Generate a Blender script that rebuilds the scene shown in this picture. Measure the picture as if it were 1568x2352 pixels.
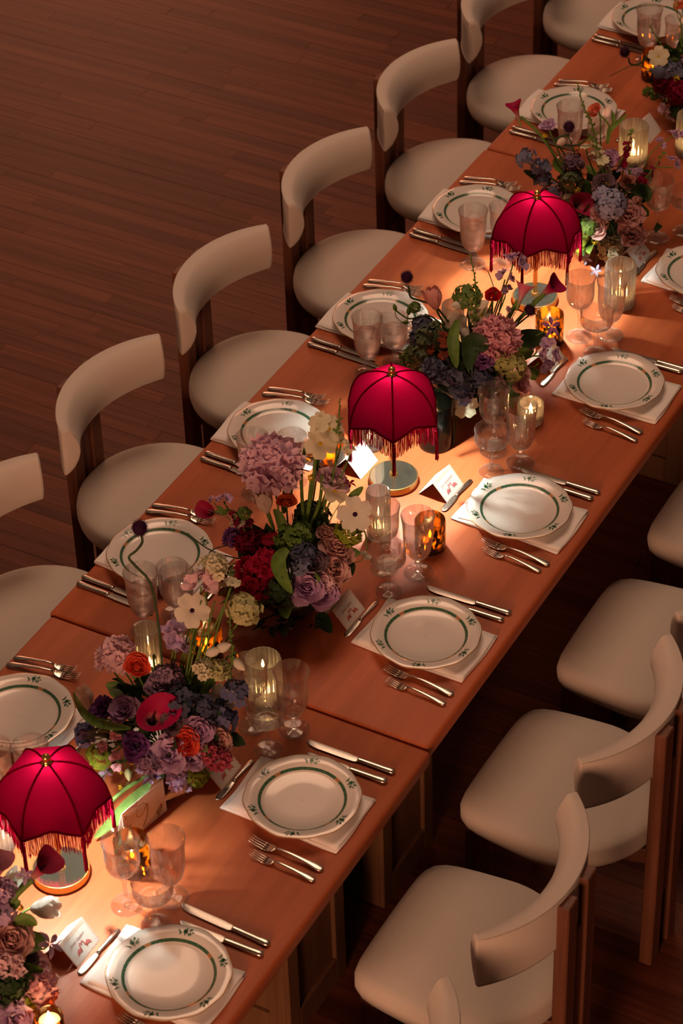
import bpy, bmesh, math, random
from mathutils import Vector, Matrix, Quaternion
from math import pi, sin, cos, radians, sqrt
for o in list(bpy.data.objects): bpy.data.objects.remove(o)
S = bpy.context.scene
COL = S.collection
# ------------------------------------------------------------------ camera
yaw, pitch, roll = 2.09324825, 0.684072604, -0.0343601383
dv = Vector((cos(pitch)*cos(yaw), cos(pitch)*sin(yaw), -sin(pitch)))
rv = dv.cross(Vector((0, 0, 1))).normalized(); uv = rv.cross(dv)
r2 = rv*cos(roll)+uv*sin(roll); u2 = -rv*sin(roll)+uv*cos(roll)
cam_d = bpy.data.cameras.new('camera'); cam = bpy.data.objects.new('camera', cam_d); COL.objects.link(cam)
cam.matrix_world = Matrix(((r2.x, u2.x, -dv.x, 3.11589), (r2.y, u2.y, -dv.y, -3.95004), (r2.z, u2.z, -dv.z, 5.10732), (0, 0, 0, 1)))
cam_d.sensor_fit = 'VERTICAL'; cam_d.sensor_height = 36; cam_d.sensor_width = 24
cam_d.lens = 6171.85/2352*36
cam_d.dof.use_dof = True; cam_d.dof.focus_distance = 6.75; cam_d.dof.aperture_fstop = 6.3
S.camera = cam
# ------------------------------------------------------------------ world, light, exposure
S.view_settings.view_transform = 'Standard'; S.view_settings.look = 'None'
S.view_settings.gamma = 1.0; S.view_settings.exposure = 0.0; S.view_settings.use_curve_mapping = False
S.cycles.use_denoising = True; S.cycles.max_bounces = 8; S.cycles.transparent_max_bounces = 18
S.cycles.transmission_bounces = 8; S.cycles.adaptive_threshold = .015; S.cycles.caustics_reflective = False; S.cycles.caustics_refractive = False
S.cycles.sample_clamp_indirect = 4.0
W = bpy.data.worlds.new('dim_warm_room'); S.world = W; W.use_nodes = True
bg = W.node_tree.nodes['Background']; bg.inputs[0].default_value = (1.0, .52, .33, 1); bg.inputs[1].default_value = .045
def area(name, loc, target, size, power, col):
    l = bpy.data.lights.new(name, 'AREA'); l.shape = 'DISK'; l.size = size; l.energy = power; l.color = col
    o = bpy.data.objects.new(name, l); COL.objects.link(o); o.location = loc
    o.rotation_euler = (Vector(target)-Vector(loc)).to_track_quat('-Z', 'Y').to_euler(); return o
area('ceiling_light', (-.6, 2.6, 6.4), (.3, 1.2, .7), 3.2, 140, (1., .58, .37))
area('gallery_light', (2.4, -7.0, 2.4), (.9, .5, .6), 2.0, 340, (1., .47, .26))
area('far_hall_light', (-6.2, 9.0, 3.6), (-.5, 1.5, .3), 3.4, 125, (1., .37, .20))
# ------------------------------------------------------------------ mesh helpers
class MB:
    def __init__(s): s.v = []; s.f = []
    def add(s, vs, fs, M=None):
        n = len(s.v); s.v += [tuple(M @ Vector(p)) if M else tuple(p) for p in vs]; s.f += [tuple(i+n for i in f) for f in fs]; return s
    def join(s, o, M=None): return s.add(o.v, o.f, M)
    def rings(s, R, close=True, cap0=False, cap1=False):
        n = len(s.v); k = len(R[0])
        for r in R: s.v += [tuple(p) for p in r]
        for i in range(len(R)-1):
            for j in range(k if close else k-1):
                a, b = n+i*k+j, n+i*k+(j+1) % k
                s.f.append((a, b, b+k, a+k))
        if cap0: s.f.append(tuple(n+j for j in reversed(range(k))))
        if cap1: s.f.append(tuple(n+(len(R)-1)*k+j for j in range(k)))
        return s
    def box(s, lo, hi, M=None):
        (a, b, c), (d, e, f) = lo, hi
        return s.add([(a, b, c), (d, b, c), (d, e, c), (a, e, c), (a, b, f), (d, b, f), (d, e, f), (a, e, f)],
                     [(0, 3, 2, 1), (4, 5, 6, 7), (0, 1, 5, 4), (1, 2, 6, 5), (2, 3, 7, 6), (3, 0, 4, 7)], M)
    def lathe(s, prof, seg=32, rf=None):
        R = []
        for i, (r, z) in enumerate(prof):
            R.append([((r*(rf(i, r, z, 2*pi*j/seg) if rf else 1))*cos(2*pi*j/seg), (r*(rf(i, r, z, 2*pi*j/seg) if rf else 1))*sin(2*pi*j/seg), z) for j in range(seg)])
        return s.rings(R)
    def tube(s, P, rad, seg=6, cap=True):
        P = [Vector(p) for p in P]; R = []; up = Vector((.31, .17, .93))
        for i, p in enumerate(P):
            t = (P[min(i+1, len(P)-1)]-P[max(i-1, 0)]).normalized()
            x = t.cross(up)
            x = x.normalized() if x.length > 1e-4 else t.orthogonal().normalized()
            y = t.cross(x); r = rad[i] if isinstance(rad, (list, tuple)) else rad
            R.append([p+(x*cos(2*pi*j/seg)+y*sin(2*pi*j/seg))*r for j in range(seg)])
        return s.rings(R, True, cap, cap)
    def mesh(s, name, smooth=True, sharp=None):
        m = bpy.data.meshes.new(name); m.from_pydata(s.v, [], s.f); m.update()
        if smooth: m.polygons.foreach_set('use_smooth', [True]*len(m.polygons))
        if smooth and sharp: m.set_sharp_from_angle(angle=radians(sharp))
        return m
def rbox(lo, hi, b=.004, seg=2):
    """box with rounded edges as a mesh builder"""
    bm = bmesh.new(); bmesh.ops.create_cube(bm, size=1)
    for v in bm.verts:
        v.co = Vector([(lo[i]+hi[i])/2+v.co[i]*(hi[i]-lo[i]) for i in range(3)])
    bmesh.ops.bevel(bm, geom=bm.edges[:], offset=b, segments=seg, affect='EDGES', profile=.5)
    m = MB(); bm.verts.index_update(); m.v = [tuple(v.co) for v in bm.verts]; m.f = [tuple(v.index for v in f.verts) for f in bm.faces]; bm.free(); return m
def spline(P, n):
    P = [Vector(p) for p in P]; out = []; k = len(P)-1
    for i in range(n+1):
        t = i/n*k; a = min(int(t), k-1); u = t-a
        p0, p1, p2, p3 = P[max(a-1, 0)], P[a], P[a+1], P[min(a+2, k)]
        out.append(.5*((2*p1)+(p2-p0)*u+(2*p0-5*p1+4*p2-p3)*u*u+(3*p1-p0-3*p2+p3)*u**3))
    return out
CACHE = {}
def cached(key, fn):
    if key not in CACHE: CACHE[key] = fn()
    return CACHE[key]
def obj(name, mesh, mat=None, parent=None, loc=(0, 0, 0), rot=(0, 0, 0), scale=(1, 1, 1), M=None):
    o = bpy.data.objects.new(name, mesh); COL.objects.link(o)
    if mat is not None:
        if not mesh.materials: mesh.materials.append(mat)
        elif mesh.materials[0] is not mat:
            o.material_slots[0].link = 'OBJECT'; o.material_slots[0].material = mat
    if parent: o.parent = parent
    if M is not None: o.matrix_basis = M
    else: o.location = loc; o.rotation_euler = rot; o.scale = (scale,)*3 if isinstance(scale, (int, float)) else scale
    return o
def empty(name, loc=(0, 0, 0), rz=0):
    o = bpy.data.objects.new(name, None); COL.objects.link(o); o.empty_display_size = .03; o.location = loc; o.rotation_euler = (0, 0, rz); return o
def tag(o, label, cat, group=None, kind=None):
    o['label'] = label; o['category'] = cat
    if group: o['group'] = group
    if kind: o['kind'] = kind
    return o
# ------------------------------------------------------------------ materials
MATS = {}
def nodes(name):
    m = bpy.data.materials.new(name); m.use_nodes = True; nt = m.node_tree; nt.nodes.clear()
    out = nt.nodes.new('ShaderNodeOutputMaterial'); return m, nt, out
def N(nt, t, **kw):
    n = nt.nodes.new('ShaderNode'+t)
    for k, v in kw.items(): setattr(n, k, v)
    return n
def c4(c): return (c[0], c[1], c[2], 1)
def coord(nt, scale=(1, 1, 1), gen='Object', loc=(0, 0, 0)):
    tc = N(nt, 'TexCoord'); mp = N(nt, 'Mapping'); mp.inputs['Scale'].default_value = scale; mp.inputs['Location'].default_value = loc
    nt.links.new(tc.outputs[gen], mp.inputs['Vector']); return mp.outputs['Vector']
def pmat(name, col, rough=.5, metal=0., var=.12, scale=(60, 60, 60), bump=0., spec=.5, coat=0., sheen=0., col2=None, transl=0.):
    if name in MATS: return MATS[name]
    m, nt, out = nodes(name); b = N(nt, 'BsdfPrincipled'); L = nt.links.new
    v = coord(nt, scale); nz = N(nt, 'TexNoise'); nz.inputs['Scale'].default_value = 1; nz.inputs['Detail'].default_value = 4; L(v, nz.inputs['Vector'])
    cr = N(nt, 'ValToRGB'); e = cr.color_ramp.elements; e[0].position = .3; e[1].position = .7
    e[0].color = c4([x*(1-var) for x in col]); e[1].color = c4(col2 or [min(1, x*(1+var)) for x in col])
    L(nz.outputs['Fac'], cr.inputs['Fac']); L(cr.outputs['Color'], b.inputs['Base Color'])
    b.inputs['Roughness'].default_value = rough; b.inputs['Metallic'].default_value = metal; b.inputs['Specular IOR Level'].default_value = spec
    b.inputs['Coat Weight'].default_value = coat; b.inputs['Sheen Weight'].default_value = sheen
    if bump:
        bp = N(nt, 'Bump'); bp.inputs['Strength'].default_value = bump; bp.inputs['Distance'].default_value = .002; L(nz.outputs['Fac'], bp.inputs['Height']); L(bp.outputs['Normal'], b.inputs['Normal'])
    if transl:
        t = N(nt, 'BsdfTranslucent'); mx = N(nt, 'MixShader'); mx.inputs[0].default_value = transl; L(cr.outputs['Color'], t.inputs['Color']); L(b.outputs[0], mx.inputs[1]); L(t.outputs[0], mx.inputs[2]); L(mx.outputs[0], out.inputs[0])
    else: L(b.outputs[0], out.inputs[0])
    MATS[name] = m; return m
def wood(name, dark, light, grain=(1.2, 40, 40), rough=.45, band=None, coat=0., spec=.4, bandamt=.25, gen='Object'):
    """streaky timber; grain = noise frequency per axis (low along the grain)"""
    m, nt, out = nodes(name); L = nt.links.new; b = N(nt, 'BsdfPrincipled')
    info = N(nt, 'ObjectInfo'); tc = N(nt, 'TexCoord'); ad = N(nt, 'VectorMath', operation='ADD'); cx = N(nt, 'CombineXYZ'); mu = N(nt, 'Math', operation='MULTIPLY'); mu.inputs[1].default_value = 7.3
    L(info.outputs['Random'], mu.inputs[0])
    for i in range(3): L(mu.outputs[0], cx.inputs[i])
    L(tc.outputs[gen], ad.inputs[0]); L(cx.outputs[0], ad.inputs[1])
    mp = N(nt, 'Mapping'); mp.inputs['Scale'].default_value = grain; L(ad.outputs[0], mp.inputs['Vector'])
    n1 = N(nt, 'TexNoise'); n1.inputs['Scale'].default_value = 1; n1.inputs['Detail'].default_value = 6; n1.inputs['Roughness'].default_value = .62; L(mp.outputs[0], n1.inputs['Vector'])
    cr = N(nt, 'ValToRGB'); e = cr.color_ramp.elements; e[0].position = .3; e[1].position = .72; e[0].color = c4(dark); e[1].color = c4(light); L(n1.outputs['Fac'], cr.inputs['Fac'])
    col = cr.outputs['Color']
    mix = N(nt, 'Mix', data_type='RGBA', blend_type='MULTIPLY'); mix.inputs['Factor'].default_value = 1.0
    if band:      # glued-up boards of width `band` across x
        sx = N(nt, 'SeparateXYZ'); L(tc.outputs['Object'], sx.inputs[0]); dvd = N(nt, 'Math', operation='DIVIDE'); dvd.inputs[1].default_value = band; L(sx.outputs['X'], dvd.inputs[0])
        fl = N(nt, 'Math', operation='FLOOR'); L(dvd.outputs[0], fl.inputs[0]); wn = N(nt, 'TexWhiteNoise', noise_dimensions='1D'); L(fl.outputs[0], wn.inputs['W']); rnd = wn.outputs['Value']
    else: rnd = info.outputs['Random']
    mr = N(nt, 'MapRange'); mr.inputs['To Min'].default_value = 1-bandamt; mr.inputs['To Max'].default_value = 1+bandamt*.3; L(rnd, mr.inputs['Value'])
    L(col, mix.inputs['A']); L(mr.outputs[0], mix.inputs['B']); L(mix.outputs['Result'], b.inputs['Base Color'])
    b.inputs['Roughness'].default_value = rough; b.inputs['Specular IOR Level'].default_value = spec; b.inputs['Coat Weight'].default_value = coat; b.inputs['Coat Roughness'].default_value = .3
    bp = N(nt, 'Bump'); bp.inputs['Strength'].default_value = .15; bp.inputs['Distance'].default_value = .001; L(n1.outputs['Fac'], bp.inputs['Height']); L(bp.outputs[0], b.inputs['Normal'])
    L(b.outputs[0], out.inputs[0]); MATS[name] = m; return m
def emis(name, col, s):
    m, nt, out = nodes(name); e = N(nt, 'Emission'); e.inputs[0].default_value = c4(col); e.inputs[1].default_value = s; nt.links.new(e.outputs[0], out.inputs[0]); MATS[name] = m; return m
def glassmat(name, tint=(.97, .97, .97), refr=.35, refl=1., bump=0., edge=.5, glow_haze=.0):
    """drinking glass: mostly clear, Fresnel sheen, part true refraction for the cut pattern"""
    m, nt, out = nodes(name); L = nt.links.new
    t = N(nt, 'BsdfTransparent'); t.inputs[0].default_value = c4(tint); g = N(nt, 'BsdfGlass'); g.inputs['Color'].default_value = c4(tint); g.inputs['Roughness'].default_value = .02; g.inputs['IOR'].default_value = 1.45
    m1 = N(nt, 'MixShader'); m1.inputs[0].default_value = refr; L(t.outputs[0], m1.inputs[1]); L(g.outputs[0], m1.inputs[2])
    gl = N(nt, 'BsdfGlossy'); gl.inputs['Roughness'].default_value = .04; lw = N(nt, 'LayerWeight'); lw.inputs['Blend'].default_value = .5
    if bump:
        v = coord(nt, (90, 90, 40)); nz = N(nt, 'TexVoronoi'); L(v, nz.inputs['Vector']); nz.inputs['Scale'].default_value = 1; bp = N(nt, 'Bump'); bp.inputs['Strength'].default_value = bump; bp.inputs['Distance'].default_value = .003
        L(nz.outputs['Distance'], bp.inputs['Height'])
        for n in (g, gl, lw): L(bp.outputs[0], n.inputs['Normal'])
    pw = N(nt, 'Math', operation='POWER'); pw.inputs[1].default_value = 4.; L(lw.outputs['Facing'], pw.inputs[0]); mu = N(nt, 'Math', operation='MULTIPLY_ADD', use_clamp=True); mu.inputs[1].default_value = .6*refl; mu.inputs[2].default_value = .05*refl; L(pw.outputs[0], mu.inputs[0])
    m2 = N(nt, 'MixShader'); L(mu.outputs[0], m2.inputs[0]); L(m1.outputs[0], m2.inputs[1]); L(gl.outputs[0], m2.inputs[2])
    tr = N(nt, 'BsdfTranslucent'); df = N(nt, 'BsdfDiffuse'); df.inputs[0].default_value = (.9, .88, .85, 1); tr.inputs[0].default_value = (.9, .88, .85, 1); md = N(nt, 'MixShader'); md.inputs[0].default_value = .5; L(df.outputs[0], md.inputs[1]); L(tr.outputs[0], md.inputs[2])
    p3 = N(nt, 'Math', operation='POWER'); p3.inputs[1].default_value = 5.; L(lw.outputs['Facing'], p3.inputs[0]); m3f = N(nt, 'Math', operation='MULTIPLY_ADD', use_clamp=True); m3f.inputs[1].default_value = edge; m3f.inputs[2].default_value = glow_haze; L(p3.outputs[0], m3f.inputs[0])  # white mixed in at grazing angles imitates lit rims; even part imitates inner glow
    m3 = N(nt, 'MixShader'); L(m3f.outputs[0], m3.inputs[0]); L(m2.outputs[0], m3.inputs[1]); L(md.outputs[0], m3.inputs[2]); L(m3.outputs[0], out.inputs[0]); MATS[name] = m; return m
M_table = wood('cherry_table_wood', (.37, .086, .027), (.50, .128, .045), (26, 1.4, 26), .5, band=.115, coat=.0, bandamt=.14, spec=.28)
M_ped = wood('pedestal_wood', (.14, .066, .032), (.21, .105, .05), (30, 30, 2.0), .5)
M_chairwood = wood('chair_walnut', (.10, .034, .018), (.21, .08, .042), (45, 45, 2.2), .5, bandamt=.2)
M_plank = wood('floor_oak_plank', (.078, .020, .0098), (.185, .054, .027), (1.8, 42, 42), .48, bandamt=.34, spec=.22)
M_slab = pmat('floor_underlay', (.03, .015, .01), .7)
M_fabric = pmat('cream_upholstery', (.60, .535, .475), .9, var=.05, scale=(700, 700, 700), bump=.25, sheen=.15)
M_seam = pmat('upholstery_seam', (.43, .38, .33), .9, var=.05)
M_linen = pmat('white_linen', (.82, .80, .78), .85, var=.03, scale=(500, 500, 500), bump=.15)
M_silver = pmat('polished_silver', (.66, .61, .54), .27, 1., var=.10, scale=(200, 200, 200))
M_steel = pmat('knife_steel', (.42, .39, .35), .32, 1., var=.08, scale=(200, 200, 200))
M_card = pmat('ivory_card', (.84, .80, .77), .7, var=.03)
M_cardedge = pmat('card_border_blush', (.80, .62, .52), .7, var=.15, scale=(160, 160, 160))
M_swan = pmat('swan_pink', (.62, .17, .17), .7, var=.2, scale=(300, 300, 300))
M_ink = pmat('ink_rose_brown', (.42, .20, .16), .7)
M_olive = pmat('ink_olive', (.24, .19, .03), .7)
M_brass = pmat('brass', (.83, .55, .18), .24, .92, var=.04)
M_mirror = pmat('mirror_glass', (.66, .61, .46), .06, .955, var=.02)
M_green = pmat('plate_green', (.015, .14, .06), .35, var=.35, scale=(400, 400, 400), coat=.5)
M_vase = pmat('dark_green_bowl', (.012, .02, .014), .15, var=.2, coat=.6)
M_wax = pmat('candle_wax', (.85, .78, .66), .5, var=.03, transl=.5)
M_wick = pmat('wick', (.05, .03, .02), .8)
M_flame = emis('candle_flame', (1., .56, .20), 200.0)
M_bulb = emis('lamp_bulb', (.94, 1., .87), 4300.0)
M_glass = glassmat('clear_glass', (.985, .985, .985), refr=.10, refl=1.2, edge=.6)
M_cut = glassmat('cut_crystal', tint=(.985, .985, .985), refr=.24, refl=1.7, edge=.45, glow_haze=.003)
M_flute = glassmat('fluted_glass', (.97, .95, .91), refr=.80, refl=1.6, edge=.4, glow_haze=.17)
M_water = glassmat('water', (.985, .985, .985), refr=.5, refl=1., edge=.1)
M_smoke = None
def smoke():
    m, nt, out = nodes('smoked_glass'); L = nt.links.new
    b = N(nt, 'BsdfPrincipled'); b.inputs['Base Color'].default_value = (.003, .0035, .0025, 1); b.inputs['Roughness'].default_value = .08
    t = N(nt, 'BsdfTransparent'); t.inputs[0].default_value = (.25, .22, .15, 1); mx = N(nt, 'MixShader'); mx.inputs[0].default_value = .10; b.inputs['Specular IOR Level'].default_value = .3
    L(b.outputs[0], mx.inputs[1]); L(t.outputs[0], mx.inputs[2]); L(mx.outputs[0], out.inputs[0]); return m
M_smoke = smoke()
def tortoise(name='tortoiseshell_glass', lo=.40, hi=.56):
    m, nt, out = nodes(name); L = nt.links.new
    v = coord(nt, (70, 70, 42)); nz = N(nt, 'TexNoise'); nz.inputs['Scale'].default_value = 1.; nz.inputs['Detail'].default_value = 2; L(v, nz.inputs['Vector'])
    sz = N(nt, 'SeparateXYZ'); tc = N(nt, 'TexCoord'); L(tc.outputs['Object'], sz.inputs[0])
    mr = N(nt, 'MapRange'); mr.inputs['From Min'].default_value = .0; mr.inputs['From Max'].default_value = .09; mr.inputs['To Min'].default_value = -.16; mr.inputs['To Max'].default_value = .08; L(sz.outputs['Z'], mr.inputs['Value'])
    ad = N(nt, 'Math', operation='ADD'); L(nz.outputs['Fac'], ad.inputs[0]); L(mr.outputs[0], ad.inputs[1])
    cr = N(nt, 'ValToRGB'); e = cr.color_ramp.elements; e[0].position = lo; e[1].position = hi; e[0].color = (0, 0, 0, 1); e[1].color = (1, 1, 1, 1); L(ad.outputs[0], cr.inputs['Fac'])
    am = N(nt, 'BsdfTransparent'); am.inputs[0].default_value = (1., .52, .10, 1); tl = N(nt, 'BsdfTranslucent'); tl.inputs[0].default_value = (1., .45, .08, 1); ma = N(nt, 'MixShader'); ma.inputs[0].default_value = .35; L(am.outputs[0], ma.inputs[1]); L(tl.outputs[0], ma.inputs[2])
    dk = N(nt, 'BsdfPrincipled'); dk.inputs['Base Color'].default_value = (.02, .008, .003, 1); dk.inputs['Roughness'].default_value = .25
    m1 = N(nt, 'MixShader'); L(cr.outputs[0], m1.inputs[0]); L(dk.outputs[0], m1.inputs[1]); L(ma.outputs[0], m1.inputs[2])
    gl = N(nt, 'BsdfGlossy'); gl.inputs['Roughness'].default_value = .05; fr = N(nt, 'LayerWeight'); fr.inputs['Blend'].default_value = .12; m2 = N(nt, 'MixShader'); L(fr.outputs['Fresnel'], m2.inputs[0]); L(m1.outputs[0], m2.inputs[1]); L(gl.outputs[0], m2.inputs[2]); L(m2.outputs[0], out.inputs[0]); return m
M_tort = tortoise()
def shade_mat(name, col, tr, tcol=None):
    m, nt, out = nodes(name); L = nt.links.new
    v = coord(nt, (500, 500, 500)); nz = N(nt, 'TexNoise'); nz.inputs['Scale'].default_value = 1; L(v, nz.inputs['Vector'])
    cr = N(nt, 'ValToRGB'); e = cr.color_ramp.elements; e[0].color = c4([x*.85 for x in col]); e[1].color = c4(col); L(nz.outputs['Fac'], cr.inputs['Fac'])
    d = N(nt, 'BsdfDiffuse'); t = N(nt, 'BsdfTranslucent'); mx = N(nt, 'MixShader'); mx.inputs[0].default_value = tr
    L(cr.outputs[0], d.inputs[0])
    if tcol: t.inputs[0].default_value = c4(tcol)
    else: L(cr.outputs[0], t.inputs[0])
    L(d.outputs[0], mx.inputs[1]); L(t.outputs[0], mx.inputs[2]); L(mx.outputs[0], out.inputs[0]); MATS[name] = m; return m
M_shade = shade_mat('crimson_silk', (.26, .0008, .013), .5, (.0044, .00002, .00030))
M_trim = shade_mat('crimson_braid', (.15, .001, .010), .2, (.004, .00002, .0003))
M_fringe = shade_mat('crimson_fringe', (.36, .004, .03), .35, (.05, .0004, .004))
def plate_mat():
    m, nt, out = nodes('ivory_porcelain'); L = nt.links.new; b = N(nt, 'BsdfPrincipled')
    tc = N(nt, 'TexCoord'); sp = N(nt, 'SeparateXYZ'); L(tc.outputs['Object'], sp.inputs[0])
    def M_(op, a, bb=None):
        n = N(nt, 'Math', operation=op)
        for i, x in enumerate((a, bb)):
            if x is None: continue
            if isinstance(x, (int, float)): n.inputs[i].default_value = x
            else: L(x, n.inputs[i])
        return n.outputs[0]
    r = M_('SQRT', M_('ADD', M_('MULTIPLY', sp.outputs['X'], sp.outputs['X']), M_('MULTIPLY', sp.outputs['Y'], sp.outputs['Y'])))
    th = M_('ARCTAN2', sp.outputs['Y'], sp.outputs['X'])
    inb = M_('MULTIPLY', M_('GREATER_THAN', r, .0940), M_('LESS_THAN', r, .1008))
    nz = N(nt, 'TexNoise'); nz.inputs['Scale'].default_value = 420; L(tc.outputs['Object'], nz.inputs['Vector'])
    g = N(nt, 'ValToRGB'); e = g.color_ramp.elements; e[0].position = .35; e[1].position = .65; e[0].color = (.01, .07, .035, 1); e[1].color = (.10, .20, .11, 1); L(nz.outputs['Fac'], g.inputs['Fac'])
    seg = M_('GREATER_THAN', M_('COSINE', M_('MULTIPLY', M_('ADD', th, -.55), 4)), .955)
    m0 = N(nt, 'Mix', data_type='RGBA'); L(seg, m0.inputs['Factor']); L(g.outputs[0], m0.inputs['A']); m0.inputs['B'].default_value = (.42, .22, .09, 1)
    m1 = N(nt, 'Mix', data_type='RGBA'); L(inb, m1.inputs['Factor']); m1.inputs['A'].default_value = (.76, .72, .675, 1); L(m0.outputs['Result'], m1.inputs['B'])
    L(m1.outputs['Result'], b.inputs['Base Color']); b.inputs['Roughness'].default_value = .22; b.inputs['Coat Weight'].default_value = .6; b.inputs['Coat Roughness'].default_value = .06
    L(b.outputs[0], out.inputs[0]); return m
M_plate = plate_mat()
M_gold = pmat('gilt_rim', (.45, .26, .10), .3, .6)
PAL = dict(peach=(.95, .70, .58), coral_pink=(.92, .44, .40), white=(.80, .76, .64), cream=(.74, .70, .50), white_blush=(.88, .78, .70), lavender=(.50, .30, .50), lilac=(.57, .40, .62), purple=(.22, .08, .30), violet=(.34, .15, .42), magenta=(.32, .005, .055), burgundy=(.24, .008, .04), crimson=(.42, .01, .05), wine=(.33, .015, .06), mauve_calla=(.42, .14, .19), pink_calla=(.70, .16, .25),
    coral=(.78, .11, .06), orange=(.80, .16, .03), red=(.58, .015, .02), salmon=(.78, .25, .15), peach_pale=(.75, .40, .33), pale_pink=(.78, .54, .60), pink=(.78, .42, .48), pink_lilac=(.86, .58, .70), rose_pink=(.55, .11, .17), dusty_pink=(.68, .40, .37), dusty_mauve=(.46, .25, .25), mauve=(.33, .22, .33), mauve_pink=(.48, .28, .36), mauve_dark=(.16, .10, .13), dark_purple=(.045, .012, .04), rust=(.30, .06, .03),
    blue=(.13, .14, .27), dark_blue=(.075, .085, .14), slate_blue=(.20, .22, .33), light_blue=(.36, .38, .55), yellow=(.70, .50, .03), tan=(.50, .30, .10), lime=(.24, .31, .03), lime_cream=(.52, .54, .20), cream_green=(.52, .52, .26), pale_green=(.12, .22, .05), green=(.13, .23, .04), grey_green=(.14, .19, .09), dark_green=(.025, .055, .015), white_green=(.70, .72, .48), stem_dark=(.05, .085, .03))
def petal_mat(k):
    deep = k in ('green', 'dark_green', 'pale_green', 'grey_green', 'stem_dark')
    return pmat('petal_'+k, PAL[k], .55 if deep else .7, var=.22, scale=(55, 55, 55), transl=.18 if deep else .28, spec=.25 if deep else .10)
def calla_mat(k):
    name = 'spathe_'+k
    if name in MATS: return MATS[name]
    m, nt, out = nodes(name); L = nt.links.new; b = N(nt, 'BsdfPrincipled'); tc = N(nt, 'TexCoord'); sp = N(nt, 'SeparateXYZ'); L(tc.outputs['Object'], sp.inputs[0])
    mr = N(nt, 'MapRange'); mr.inputs['From Min'].default_value = -1.0; mr.inputs['From Max'].default_value = -.12; L(sp.outputs['Z'], mr.inputs['Value'])
    cr = N(nt, 'ValToRGB'); e = cr.color_ramp.elements; e[0].color = (.20, .25, .07, 1); e[1].color = c4(PAL[k]); n = cr.color_ramp.elements.new(.45); n.color = c4([.5*a+.5*bb for a, bb in zip(PAL[k], (.42, .36, .25))])
    L(mr.outputs[0], cr.inputs['Fac']); L(cr.outputs[0], b.inputs['Base Color']); b.inputs['Roughness'].default_value = .6; b.inputs['Specular IOR Level'].default_value = .10; L(b.outputs[0], out.inputs[0]); MATS[name] = m; return m
# ------------------------------------------------------------------ floor of narrow oak planks
TZ = .76
rnd = random.Random(5)
floor = obj('floor', MB().box((-9, -8, -.06), (8, 12, -.012)).mesh('floor', False), M_slab)
floor['kind'] = 'structure'; floor['label'] = 'dark stained oak strip floor'; floor['category'] = 'floor'
for nm, lo, hi in (('wall_left', (-9.2, -8, 0), (-9, 12, 6.5)), ('wall_back', (-9, 12, 0), (8, 12.2, 6.5))):
    w = obj(nm, MB().box(lo, hi).mesh(nm, False), pmat('warm_plaster', (.45, .36, .29), .9, var=.06, scale=(3, 3, 3))); w['kind'] = 'structure'; w['label'] = 'warm plaster wall of the dim dining hall'; w['category'] = 'wall'
PW = .0572
def plank_mesh(l):
    m = MB().box((0, 0, -.012), (l, PW-.0012, 0)); return m.mesh('plank', False)
LENS = (.62, .84, 1.06, 1.30)
PM = {l: plank_mesh(l) for l in LENS}
cand = []; rest = MB()
row = 0; y = -3.0
while y < 7.6:
    x = -5.6+rnd.uniform(-.8, 0)
    while x < 4.2:
        l = rnd.choice(LENS); cx, cy = x+l/2, y
        # open floor that the photograph shows: beyond the far row of chairs, and a strip beyond the near row
        vis = (-3.3 < cx < -.25 and cy > -.4+(-.5-cx)*.55 and cy < 4.6-( cx+.3)*-.35 and cy > -.05-1.7*(cx+.55)*.5) or (1.25 < cx < 2.1 and -.35 < cy < 1.0)
        d = (cx+1.2)**2*.8+(cy-2.4)**2 if cx < 0 else (cx-1.6)**2+(cy-.2)**2
        cand.append((0 if vis else 1, d, x, y, l)); x += l+.001
    y += PW; row += 1
cand.sort()
for i, (nv, d, x, y, l) in enumerate(cand):
    dz = rnd.uniform(-.0008, 0)
    if i < 300: obj('plank', PM[l], M_plank, floor, (x, y, dz))
    else: rest.box((x, y, -.012), (x+l-.0012, y+PW-.0012, dz))
ro = obj('planks', rest.mesh('planks', False), wood('floor_oak_planks_far', (.078, .020, .0098), (.185, .054, .027), (1.8, 42, 42), .48, bandamt=.12, spec=.22), floor); ro['kind'] = 'stuff'
# ------------------------------------------------------------------ tables
TW, TL = 1.049, 2.416
def pedestal(parent, x0, x1, y0, y1):
    p = obj('pedestal', rbox((x0+.012, y0+.012, 0), (x1-.012, y1-.012, TZ-.042), .002, 1).mesh('pedestal', False), M_ped, parent)
    fr = .048
    def bar(lo, hi): obj('frame_bar', rbox(lo, hi, .002, 1).mesh('frame_bar', False), M_ped, p)
    for xa, xb in ((x1-.013, x1), (x0, x0+.013)):
        bar((xa, y0, 0), (xb, y0+fr, TZ-.042)); bar((xa, y1-fr, 0), (xb, y1, TZ-.042)); bar((xa, y0+fr, 0), (xb, y1-fr, .085)); bar((xa, y0+fr, TZ-.11), (xb, y1-fr, TZ-.042))
    for ya, yb in ((y1-.013, y1), (y0, y0+.013)):
        bar((x0+.013, ya, 0), (x0+.013+fr, yb, TZ-.042)); bar((x1-.013-fr, ya, 0), (x1-.013, yb, TZ-.042)); bar((x0+.013+fr, ya, 0), (x1-.013-fr, yb, .085)); bar((x0+.013+fr, ya, TZ-.11), (x1-.013-fr, yb, TZ-.042))
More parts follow.
